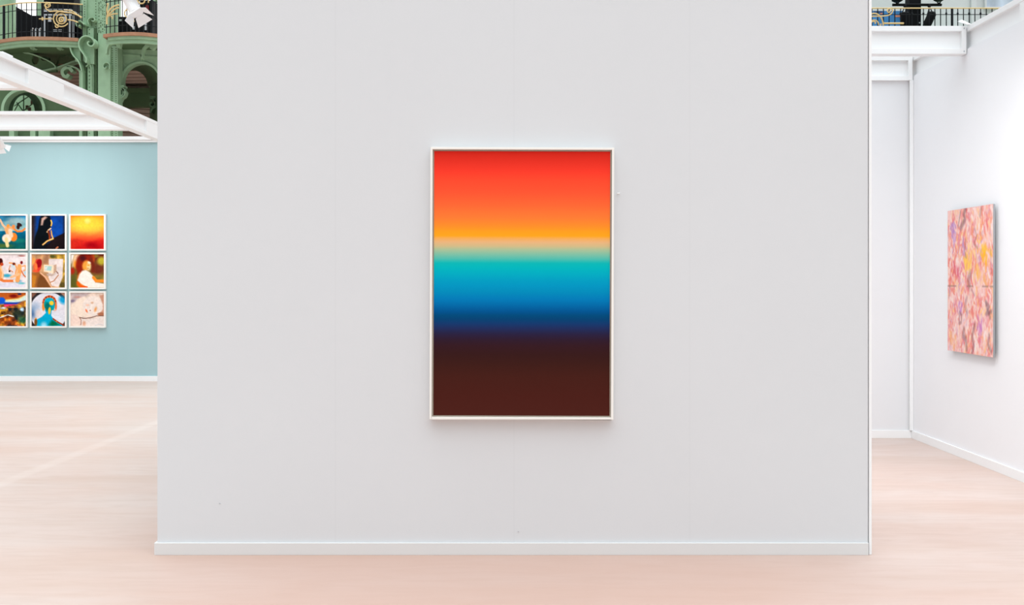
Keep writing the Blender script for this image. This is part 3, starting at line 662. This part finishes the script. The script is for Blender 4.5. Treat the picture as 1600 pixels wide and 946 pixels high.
scroll(smooth([(119,92),(124,98),(127,106),(128,116),(128,150)], 6), 1.8, YC-.3, .4)
scroll(smooth([(138,38),(137,32),(140,28),(145,27),(147.5,30),(146,33),(143,32)], 6), 1.4, YC-.25)
scroll(smooth([(131,38),(126,33),(121,33),(118.5,37),(121,41),(125,39)], 6), 1.8, YC-.35)
scroll(smooth([(171,108),(171,101),(167,97.5),(162.5,99),(161,104),(164,107),(166,104)], 6), 1.5, YC-.25)
scroll(smooth([(134,104),(139,100),(142,106),(142.5,115),(142.5,150)], 6), 1.2, YC-.22, .12)

# ---- left balcony, bowed out over the hall
def Yl(x): return 30.3+(.40*((50-x)/50)**2 if x < 50 else .22*((x-50)/78)**2)
ZD = H+380*30.3/F
lx = [-70+6*i for i in range(int(194/6)+1)]
def fascia_strip(name, xs, Yf, zt, zb, m, parent):
    mb = MB()
    for off, a, b in ((.06, zt, zt-(zt-zb)*.45), (.12, zt-(zt-zb)*.45, zb)):
        p = [((x-CX)*Yf(x)/F, Yf(x)+off) for x in xs]
        for i in range(len(p)-1):
            (q,r),(t,u) = p[i], p[i+1]; mb.prism([(q,r,b),(t,u,b),(t,u+.12,b),(q,r+.12,b)], (0,0,a-b))
    return mb.build(name, m, parent)
def balcony_slab(name, xs, Yf, zt, zb, m, parent, inset=0., back=33.4):
    mb = MB()
    pts = []
    for x in xs:
        Y = Yf(x)+inset; pts.append(((x-CX)*Yf(x)/F, Y))
    for i in range(len(pts)-1):
        (a,b),(c,d) = pts[i], pts[i+1]
        mb.prism([(a,b,zb),(c,d,zb),(c,back,zb),(a,back,zb)], (0,0,zt-zb))
    return mb.build(name, m, parent)
bl = thing('balcony', 'bowed green iron balcony with brown wooden edge at the far upper left', 'balcony', (-15.5, 33.5, ZD-.3))
balcony_slab('deck_edge', lx, Yl, ZD, ZD-.10, wood, bl)
fascia_strip('fascia', lx, Yl, ZD-.1005, ZD-.27, green, bl)
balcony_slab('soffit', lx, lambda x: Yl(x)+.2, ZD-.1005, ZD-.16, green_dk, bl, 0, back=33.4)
plate('rib', smooth([(-60,62),(-20,70),(0,75),(25,80),(50,85),(72,94),(84,101),(88,106)],5)+[(88,112),(60,113),(20,116),(-60,118)], [arcpts(55,93,5.5,8,0,360,18), arcpts(70,92,6.5,3.5,-20,340,14)], 31.9, .12, green_dk, bl)
MB().ribbon(P3(smooth([(-20,69),(0,74),(25,79.5),(50,84.5),(72,93.5),(84,101),(87,107)],6), 31.75), .035, .3).build('rib_flange', green, bl)
plate('rib', [(86,104),(92,88),(104,84),(122,80),(126,98),(104,101)], [arcpts(100,86,0.8,0.8,0,360,8)], 32.1, .12, green_dk, bl)
MB().ribbon(P3([(60,112),(88,106),(104,100),(126,92)], 31.8), .05, .3).build('rib_flange', green, bl)
MB().ribbon(P3(smooth([(113,112),(108,106),(102,106),(97,111),(99,118),(104,120),(107,116)],6), 31.4), .10, .25).ribbon(P3(smooth([(104,103),(112,104),(120,107),(125,113)],6), 31.4), .05, .25).build('hanging_scroll', green, bl)
for x in (46, 50, 88, 92):
    MB().ribbon(P3(smooth([(x,69),(x+1,73),(x+3,76)],4), 31.0), .06, .2).build('soffit_hook', green, bl)

# ---- railings
def railing(name, label, xs, Yf, ztop, zbot, x0, x1, rails, parent=None, thick=(), knobs=False, step=1, r=.014):
    t = thing(name, label, 'railing', (((x0+x1)/2-CX)*31/F, Yf((x0+x1)/2), zbot), 'black and gold balcony railings')
    path = [((x-CX)*Yf(x)/F, Yf(x)+.06, ztop) for x in np.linspace(x0, x1, 30)]
    MB().tube(path, .019, 6).build('handrail', gold, t)
    for zr in rails: MB().tube([(a, b, zr) for a, b, _ in path], .012, 5).build('rail', black, t)
    for i, x in enumerate(xs):
        Y = Yf(x)+.06; X = (x-CX)*Yf(x)/F
        mb = MB().tube([(X, Y, zbot+.001), (X, Y, ztop-.02)], .04 if x in thick else r, 5)
        if knobs:
            mb.sphere((X, Y, ztop-.17 if i%2 else zbot+.42), .034, 6, 4, (1,1,1.5))
        mb.build('baluster', black, t)
    return t
lr = railing('railing', 'black railing with gold handrail and gold scrollwork on the bowed balcony, upper left', [-60,-50,-41,-33,-25,-18,-10,-3,4.6,11.5,18,25,32,40,48,56,65,73,81,89,97,105,113,120,127], Yl, ZD+1.05, ZD, -66, 128, (ZD+.83, ZD+.16), thick=(4.6,65))
def orn(parent, pts, Y, r=.020): return MB().tube(P3(smooth(pts,5) if len(pts) < 14 else pts, Y), r, 6).build('scroll_ornament', gold, parent)
YO = 30.25
orn(lr, arcpts(96,29.5,12.3,12,75,325,26), YO); orn(lr, spiral(96,29.5,7.8,7.8,0,1,24), YO, .018); orn(lr, spiral(97,30,.8,4.2,120,1.3,20), YO, .018)
orn(lr, [(92,30),(95,27),(99,29),(98,33),(94,34),(92,31)], YO, .022)
orn(lr, [(61,29.5),(70,29.5),(82,29.5)], YO, .016); orn(lr, [(66.5,27),(66.5,32)], YO, .03)
orn(lr, [(75,9),(76.5,7),(74,5.5),(71,7.5),(71.5,11),(75,11.8),(78.5,9),(78,5),(73,3.8),(69.8,8),(72,14),(78,18),(88,17),(100,19),(112,20),(122,24),(127,28)], YO)
orn(lr, [(106,31),(114,32),(122,35)], YO); orn(lr, [(86,40),(88,43),(91,42),(90,39),(92,38)], YO, .018); orn(lr, [(100,15.5),(112,17),(121,23),(128,27)], YO, .016)

# ---- right-hand balcony beyond the column
def Yr(x): return 29.75+.9*((x-205)/60)**2*(1 if x > 205 else 1.0)*.55
rx = [161+6*i for i in range(24)]
br = thing('balcony', 'green iron balcony with brown wooden edge above the round arch, right of the iron column', 'balcony', (-11, 33, ZD-.3))
balcony_slab('deck_edge', rx, Yr, ZD, ZD-.10, wood, br)
fascia_strip('fascia', rx[1:], Yr, ZD-.1005, ZD-.30, green, br)
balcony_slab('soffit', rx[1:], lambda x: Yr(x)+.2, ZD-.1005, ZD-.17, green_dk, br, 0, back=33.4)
br_y = 30.1
plate('bracket', smooth([(166,62),(200,62),(197,64),(190,65),(188,69),(187,74),(183,74),(181,70),(180,66),(175,67),(170,71),(167.5,77),(167,84)],4)+[(165,84)], [], br_y, .16, green, br)
plate('bracket', smooth([(236,58),(245,57),(245.5,64),(243,72),(239,77),(234,76),(234,72),(230,72),(226,75),(223.5,82),(222,92)],4)+[(220.5,92),(222,76),(228,68),(235,67)], [], br_y+.5, .16, green, br)
rr = railing('railing', 'black railing with gold scrollwork behind the white spotlight, right of the iron column', [165,171,178,184,190,197,203,210,216,223,229,236,243,250,258,266,274], Yr, ZD+1.05, ZD, 163, 280, (ZD+.97, ZD+.22), thick=(236,))
YO = 29.65
orn(rr, [(167,38),(167,30),(168,23),(172,15),(178,10),(186,7.5)], YO, .026); orn(rr, [(168,27),(173,20),(180,14),(186,12)], YO, .020); orn(rr, [(170,25),(177,22),(184,21.5)], YO, .020)
orn(rr, [(168,22),(167,14),(169,6),(167,7)], YO, .020); orn(rr, [(173,26),(176,27),(175.5,30)], YO, .018)
orn(rr, spiral(201,22,2.0,11.5,60,-1.45,40), YO); orn(rr, [(197,30),(202,33),(210,33)], YO)
orn(rr, spiral(222,0,2.0,10.5,120,-1.4,40), YO)

# ---- round arch under the right-hand balcony
YA = 31.3
ar = thing('iron_arch', 'round green iron arch under the right balcony, showing wooden boarding through it', 'arch', (-11.5, YA, 0))
outer = [(184,76.5),(300,80),(300,520),(250,520)]+arcpts(220,128,30,30,0,180,26)+[(190,136),(184,136)]
plate('spandrel', outer, [], YA, .14, green, ar)
MB().ribbon(P3(arcpts(220,128,30.5,30.5,-8,188,30), YA-.06), .07, .25).build('arch_moulding', green, ar)
# the vault runs obliquely back
A = P3(arcpts(220,128,30,30,0,180,26), YA+.14); B = P3(arcpts(207,134,26.5,27,0,180,26), YA+2.05)
mb = MB(); n0 = 0; mb.v = [tuple(p) for p in A]+[tuple(p) for p in B]; n = len(A)
mb.f = [(i, i+1, n+i+1, n+i) for i in range(n-1)]
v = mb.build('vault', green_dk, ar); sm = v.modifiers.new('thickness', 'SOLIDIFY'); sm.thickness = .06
MB().ribbon(P3(arcpts(207,134,27,27.5,-2,182,30), YA+2.05), .06, .055).build('arch_moulding', green, ar)
a0 = W(234,134,YA+2.05); a1 = W(250,128,YA+.14)
MB().prism([(a0.x,YA+2.05,0),(a1.x,YA+.14,0),(a1.x,YA+.14,a1.z),(a0.x,YA+2.05,a0.z)], (.06,0,0)).build('pier', green_dk, ar)
MB().ribbon(P3([(184,84),(215,87),(300,94)], YA-.03), .05, .2).build('string_course', green, ar)
MB().ribbon(P3([(184,92),(200,106)], YA-.03), .05, .1).build('stay', green, ar)
MB().ribbon(P3([(220.5,86),(220.5,98)], YA-.03), .04, .1).build('stay', green, ar)
# scrolled capitals where the arch springs
for cx, cy, Yc, mm in ((188.5, 141, YA-.2, green), (238, 158, YA+.9, green_dk)):
    mb = MB(); pxbox(mb, cx-5, cx+5, cy-8, cy-5, Yc, .3)
    mb.ribbon(P3(smooth([(cx-4,cy-4),(cx+3,cy-3),(cx+4,cy+6),(cx-1,cy+9),(cx-4,cy+5),(cx-1,cy+2)],6), Yc), .05, .25)
    mb.ribbon(P3(smooth([(cx+1,cy-3),(cx+6,cy+2),(cx+4,cy+9),(cx,cy+12),(cx-3,cy+18)],6), Yc), .05, .25)
    mb.build('capital_scroll', mm, ar)

# ---- interior of the gallery
planks = bpy.data.materials.new('brown_boarding'); planks.use_nodes = True
nt = planks.node_tree; b = nt.nodes['Principled BSDF']; b.inputs['Roughness'].default_value = .7
tc = nt.nodes.new('ShaderNodeTexCoord'); sp = nt.nodes.new('ShaderNodeSeparateXYZ'); nt.links.new(tc.outputs['Object'], sp.inputs[0])
mx = nt.nodes.new('ShaderNodeVectorMath'); mx.operation = 'DOT_PRODUCT'; mx.inputs[1].default_value = (.07, 0, 1); nt.links.new(tc.outputs['Object'], mx.inputs[0])
md = nt.nodes.new('ShaderNodeMath'); md.operation = 'PINGPONG'; md.inputs[1].default_value = .075; nt.links.new(mx.outputs['Value'], md.inputs[0])
rp = nt.nodes.new('ShaderNodeMapRange'); rp.inputs[1].default_value = .006; rp.inputs[2].default_value = .022; nt.links.new(md.outputs[0], rp.inputs[0])
nz = nt.nodes.new('ShaderNodeTexNoise'); nz.inputs['Scale'].default_value = 3; nt.links.new(tc.outputs['Object'], nz.inputs['Vector'])
m1 = nt.nodes.new('ShaderNodeMix'); m1.data_type = 'RGBA'; nt.links.new(nz.outputs['Fac'], m1.inputs[0])
m1.inputs[6].default_value = (.42,.30,.245,1); m1.inputs[7].default_value = (.54,.40,.34,1)
m2 = nt.nodes.new('ShaderNodeMix'); m2.data_type = 'RGBA'; nt.links.new(rp.outputs[0], m2.inputs[0])
m2.inputs[6].default_value = (.11,.07,.055,1); nt.links.new(m1.outputs[2], m2.inputs[7]); nt.links.new(m2.outputs[2], b.inputs['Base Color'])
struct(MB().box(-22, -8.6, 36.5, 36.7, 0, ZD-.311).build('wall_gallery', planks))
struct(MB().box(-22, -8.6, 33.41, 38.0, ZD-.2, ZD-.001).build('floor_gallery', wood))
planks2 = planks.copy(); planks2.name = 'brown_ceiling_boarding'
for n_ in planks2.node_tree.nodes:
    if n_.type == 'VECT_MATH': n_.inputs[1].default_value = (.10, 1, 0)
    if n_.type == 'MATH': n_.inputs[1].default_value = .28
    if n_.type == 'MAP_RANGE': n_.inputs[1].default_value = .02; n_.inputs[2].default_value = .08
struct(MB().box(-22, -8.6, 33.41, 36.7, ZD-.31, ZD-.201).build('ceiling_gallery', planks2))
struct(MB().box(-24, -7.6, 38.2, 38.25, ZD-.3, 15).build('window_2', mat('daylit_opal_glass', (248,250,252), .4, emit=.75)))
struct(MB().box(-22.2, -22.0, 31.4, 38, 0, ZD-.001).build('wall_gallery_end', green_dk))
struct(pxbox(pxbox(MB(), 165, 262, 137.5, 144, 35.9, .599), 165, 262, 144, 166, 36.1, .399).build('trim_11', green_dk))  # iron girder across the back wall of the gallery

# ---- ring arch low on the left
YQ = 31.6
ra = thing('iron_arch', 'dark round iron arch at the far left, between the long beam and the blue wall', 'arch', (-15.3, YQ, 0))
plate('spandrel', [(-60,113),(30,113),(60,125),(128,152),(128,520),(-60,520)], [arcpts(36,172,32,32,0,360,40)], YQ, .12, green_dk, ra)
MB().ribbon(P3(arcpts(36,172,32.5,32.5,-10,190,36), YQ-.06), .09, .3).build('arch_moulding', green, ra)
A = P3(arcpts(36,172,32,32,0,360,40), YQ+.12); B = P3(arcpts(37,178,17.5,29,0,360,40), YQ+2.0)
mb = MB(); mb.v = [tuple(p) for p in A]+[tuple(p) for p in B]; n = len(A); mb.f = [(i, i+1, n+i+1, n+i) for i in range(n-1)]
v = mb.build('vault', green_dk, ra)
for q_ in ((14,22),(47,55),(60,78)): down(MB(), *q_, 201, YQ-.35, .25).build('pier', green, ra)
win = thing('round_window', 'small pale green round window with lattice bars at the far left, through the dark arch', 'window', tuple(W(37,178,YQ+2.05)))
plate('pane', arcpts(37,178,18.5,30,0,360,30), [], YQ+2.15, .04, mat('pale_green_glass', (150,186,152), .3, emit=.55), win)
mb = MB()
for p, q in (((22,166),(46,150)),((26,182),(54,160)),((30,190),(55,176)),((37,148),(37,200)),((26,160),(48,190)),((20,178),(30,160))): mb.tube(P3([p,q], YQ+2.08), .02, 5)
mb.build('lattice', green, win)
mb = MB()
for x, y in ((42,168),(46,171),(50,160)): pxbox(mb, x-2.2, x+2.2, y-3.4, y+3.4, YQ+2.10, .03)
mb.build('amber_pane', mat('pinkish_glass', (190,150,138), .5), win)

# ---- posts of the upper storey, with daylight between them
def post(name, label, x0, x1, Y, zb=ZD, zt=14., mm=green):
    a = W(x0, 0, Y); b = W(x1, 0, Y); mb = MB().box(a.x, b.x, Y, Y+.3, zb+.001, zt)
    mb.box(a.x-.04, b.x+.04, Y-.04, Y+.34, zb+.001, zb+.12)
    for i in range(40):
        z = zb+.2+i*.12
        for xx in (a.x+.06, b.x-.06): mb.sphere((xx, Y, z), .016, 5, 3)
    return tag(mb.build(name, mm), label, 'post', 'green iron posts of the upper storey')
post('iron_post', 'green iron post at the far left edge, behind the black and gold railing', -12, 18, 33.4)
post('iron_post', 'green iron post behind the railing, between the black drape and the flight case', 57, 66, 33.6)
post('iron_post', 'green iron post just left of the big iron column, behind the railing', 115, 127.5, 33.4)
post('iron_post', 'green iron post just right of the big iron column, behind the railing', 170, 183.5, 33.4)
post('iron_post', 'green iron post at the top of the centre wall edge, behind the spotlight', 238, 252, 33.4)
tag(MB().ribbon(P3([(17,-20),(20,30),(23,60),(24,90)], 33.2), .06, .1).build('iron_stay', green), 'slender green slanting stay in front of a bright window, upper left', 'stay')

# ---- stage equipment stored on the balconies
def on_deck(x0, x1, y0, Y, d): a = W(x0, y0, Y); b = W(x1, y0, Y); return a.x, b.x, Y, Y+d, ZD+.001, a.z
x0,x1,y0,y1,z0,z1 = on_deck(67.5, 111, 14, 31.6, .6)
fc = thing('flight_case', 'black flight case with silver edges behind the gold scrollwork, upper left', 'case', ((x0+x1)/2, y0+.3, z0))
fcb = MB().box(x0+.02, x1-.02, y0+.02, y1, z0, z1-.02).build('body', blackbox, fc)
e = .045
mb = MB()
for zz in (z1-.09, z1-.03-.18): mb.box(x0, x1, y0, y0+.03, zz, zz+.05)
for xx in (x0+.02, x1-e-.02, x1+.04): mb.box(xx, xx+e, y0, y0+.03, z0, z1-.2)
mb.box(x0, x1, y0, y1, z1-.02, z1)
mb.build('edge_profile', silver, fc)
for px, py in ((77,30),(101,30)): pxbox(MB(), px-3, px+3, py-4, py+4, y0-.01, .03).build('latch', silver, fcb)
mb = MB()
for py in (46, 48.5):
    px = 83.5
    while px < 96:
        wch = R.uniform(.8,1.8); pxbox(mb, px, px+wch, py, py+1.1, y0+.006, .01); px += wch+.7
mb.build('stencil_marks', silver, fc)['kind'] = 'stuff'
x0,x1,y0,y1,z0,z1 = on_deck(68, 115, -30, 32.4, .5)
tag(MB().box(x0, x1, y0, y1, z0, z1).box(x0-.03, x1+.03, y0-.03, y0+.05, z1-1.25, z1-1.2).build('loudspeaker', blackbox, bevel=.02), 'tall black speaker cabinet rising behind the flight case, upper left', 'loudspeaker')
p = [(25,56),(25,10.5),(52,24),(60,24),(67,24),(67,56)]
tag(MB().prism(P3([(25,77),(25,10.5),(50,24.5),(50,77)], 32.0), (0,.25,0)).prism(P3([(50,77),(50,24.5),(67,24.5),(67,77)], 32.0), (0,.25,0)).build('black_ramp_panel', blackbox), 'black slanted panel standing left of the flight case, upper left', 'panel')
mb = MB()
for x in (50, 56, 62): mb.tube(P3([(x,71),(x,46),(x+2,44)], 31.5), .03, 6)
tag(mb.build('cable_stand', silver), 'small silver tubular stand at the foot of the black slanted panel', 'stand')
x0,x1,y0,y1,z0,z1 = on_deck(117.5, 127, 36, 31.9, .4)
tag(MB().box(x0, x1, y0, y1, z0, z1).build('equipment_box', blackbox, bevel=.02), 'small black equipment box right of the flight case, beside the iron column', 'box')
x0,x1,y0,y1,z0,z1 = on_deck(184.5, 238, 26, 31.8, .6)
eb = thing('equipment_rack', 'low black equipment rack behind the railing and the white spotlight, upper left', 'rack', ((x0+x1)/2, y0, z0))
MB().box(x0, x1, y0, y1, z0, z1).box(x0+.65, x1, y0+.1, y1, z1, z1+.55).build('case', blackbox, eb, bevel=.02)
for q in ((226,229,36,47),(230,236,27.5,30),(186,190,30,33),(207,211,41,46)): pxbox(MB(), *q, y0-.02, .03).build('metal_fitting', silver, eb)
pxbox(MB(), 228, 231.5, 8, 16, y0+.06, .04).build('red_cloth', mat('red_cloth', (150,40,44), .8), eb)

# ================================================================ right-hand gallery far behind the stand
YG = 31.0; ZR = H+(CY-12.0)*YG/F; ZDR = ZR-1.05
rg = thing('balcony', 'pale far balcony edge hidden behind the right white beams', 'balcony', (15, YG+2, 0))
MB().box(9.3, 18.5, YG-.1, YG+5.5, ZDR-.25, ZDR).build('deck', green, rg)
for X in (10, 14, 18): MB().box(X-.15, X+.15, YG+.2, YG+.5, 0, ZDR-.2505).build('support', green, rg)
xs = [1300+9.0*i for i in range(34) if 1300+9.0*i < 1640]
xs = [1363.5+8.95*i for i in range(-6, 30)]
rq = railing('railing', 'black railing with thin gold handrail seen above the white cross beam, upper right', xs, lambda x: YG, ZR, ZDR, 1308, 1625, (ZR-.20, ZDR+.12), knobs=True, thick=(xs[20],), r=.016)
YO = YG-.02
orn(rq, spiral(1366,37,1.0,10.5,0,1.0,36), YO, .022); orn(rq, arcpts(1366,40,14,19,0,180,20), YO, .022); orn(rq, arcpts(1366,39,7,7.5,0,180,16), YO, .02)
orn(rq, [(1340,26),(1362,25.5),(1382,25),(1391,22.5),(1395,17),(1392,13.5),(1388,14),(1386.5,17.5),(1389,19.5),(1391.5,17)], YO, .020); orn(rq, [(1381,36.5),(1395,36.5),(1404,36.5),(1412,36.5)], YO, .028)
palew = mat('pale_hall_wall', (209,209,212), .8, noise=.02, nscale=.6)
struct(MB().box(7.5, 22, 36.6, 36.9, 0, 16).build('wall_hall', palew))
for i, px in enumerate((1430, 1521)):
    p = W(px, 0, 36.55); struct(MB().box(p.x-.10, p.x+.10, 36.5, 36.5995, ZDR, 16).build('trim_%d' % (8+i), palew, bevel=.02))
# hall window with a cloudy, leafy view, top right
a = W(1541, 11, 36.5); b_ = W(1612, -60, 36.5)
wn = MB().box(a.x, b_.x, 36.50, 36.599, a.z, b_.z).build('window_1', mat('cloudy_blue_grey_glass', (190,200,216), .25, noise=.35, nscale=1.6, stretch=(1,1,.5))); struct(wn)
struct(MB().box(a.x-.06, a.x, 36.46, 36.598, a.z-.06, b_.z).box(a.x, b_.x, 36.46, 36.598, a.z-.06, a.z).build('trim_10', palew))
# blue poster board with orange patches
def rpx(mb, x0, x1, y0, y1, Y, d): return pxbox(mb, x0, x1, y0, y1, Y, d)
p0 = W(1352, 17, YG+1.2); p1 = W(1411, 17, YG+1.2)
ps = thing('poster_board', 'blue poster board with orange patches behind the far right railing', 'poster', ((p0.x+p1.x)/2, YG+1.2, ZDR))
MB().box(p0.x, p1.x, YG+1.2, YG+1.25, ZDR+.001, p0.z).build('board', mat('poster_blue', (70,140,205), .6, noise=.12, nscale=3.), ps)
for q in ((1375.5,1379,17.5,22.5),(1398,1407.5,23.8,26.6)): pxbox(MB(), *q, YG+1.19, .008).build('orange_patch', mat('poster_orange', (232,150,120), .6), ps)
mb = MB(); rpx(mb, 1365, 1379, 17.2, 20, YG+1.185, .004); mb.build('dark_band', mat('poster_navy', (45,80,130), .6), ps)
# black lighting tower with cross bar and lamps
YT = YG+.75
x0_, x1_ = W(1421.5, 0, YT).x, W(1439.5, 0, YT).x
lt = thing('lighting_tower', 'black lighting tower with a cross bar behind the far right railing', 'tower', ((x0_+x1_)/2, YT, ZDR))
MB().box(x0_, x1_, YT, YT+.4, ZDR+.001, 12.2).build('cabinet', blackbox, lt, bevel=.02)
pa, pb = W(1394.5, 7.6, YT-.1), W(1471, 7.6, YT-.1)
MB().tube([pa, pb], .045, 8).build('cross_bar', blackbox, lt)
mb = MB(); p = W(1437, 35.5, YT-.01); mb.box(p.x-.02, p.x+.02, YT-.012, YT+.01, p.z-.02, p.z+.02); mb.build('knob', silver, lt)
def stagelamp(label, cx, cy, ang, L, Wd, hang):
    c = W(cx, cy, YT-.42); k = (YT-.42)/F; t = thing('stage_lamp', label, 'stage lamp', tuple(c), 'black stage lamps on the lighting tower')
    d = Vector((math.sin(ang), 0, -math.cos(ang))); n = Vector((math.cos(ang), 0, math.sin(ang)))
    MB().tube([c-d*L*k*.5, c-d*L*k*.38, c+d*L*k*.3, c+d*L*k*.5], 1, 14, rs=[Wd*k*.3, Wd*k*.5, Wd*k*.5, Wd*k*.46]).build('housing', blackbox, t)
    h = W(hang[0], hang[1], YT-.1); h = Vector(h)
    s = c-d*L*k*.25
    MB().tube([s-n*Wd*k*.5, (s-n*Wd*k*.4)*.45+h*.55, h], .018, 5).tube([s+n*Wd*k*.5, (s+n*Wd*k*.4)*.45+h*.55, h], .018, 5).build('yoke', black, t)
    MB().sphere(h, .06, 8, 6).build('clamp', black, t)
    return t
stagelamp('black stage lamp tilted to the left, hanging right of the tower behind the railing', 1452.5, 30, math.radians(-25), 24, 13, (1452, 9))
stagelamp('black stage lamp hanging upright left of the tower behind the railing', 1414, 30, 0., 22, 14, (1414, 9))
stagelamp('black stage lamp on the left end of the cross bar, cut by the photo top', 1402, -6, PI, 18, 17, (1402, 6.5))
stagelamp('black stage lamp on the right end of the cross bar, cut by the photo top', 1467, -7, PI, 18, 16, (1467, 6.5))
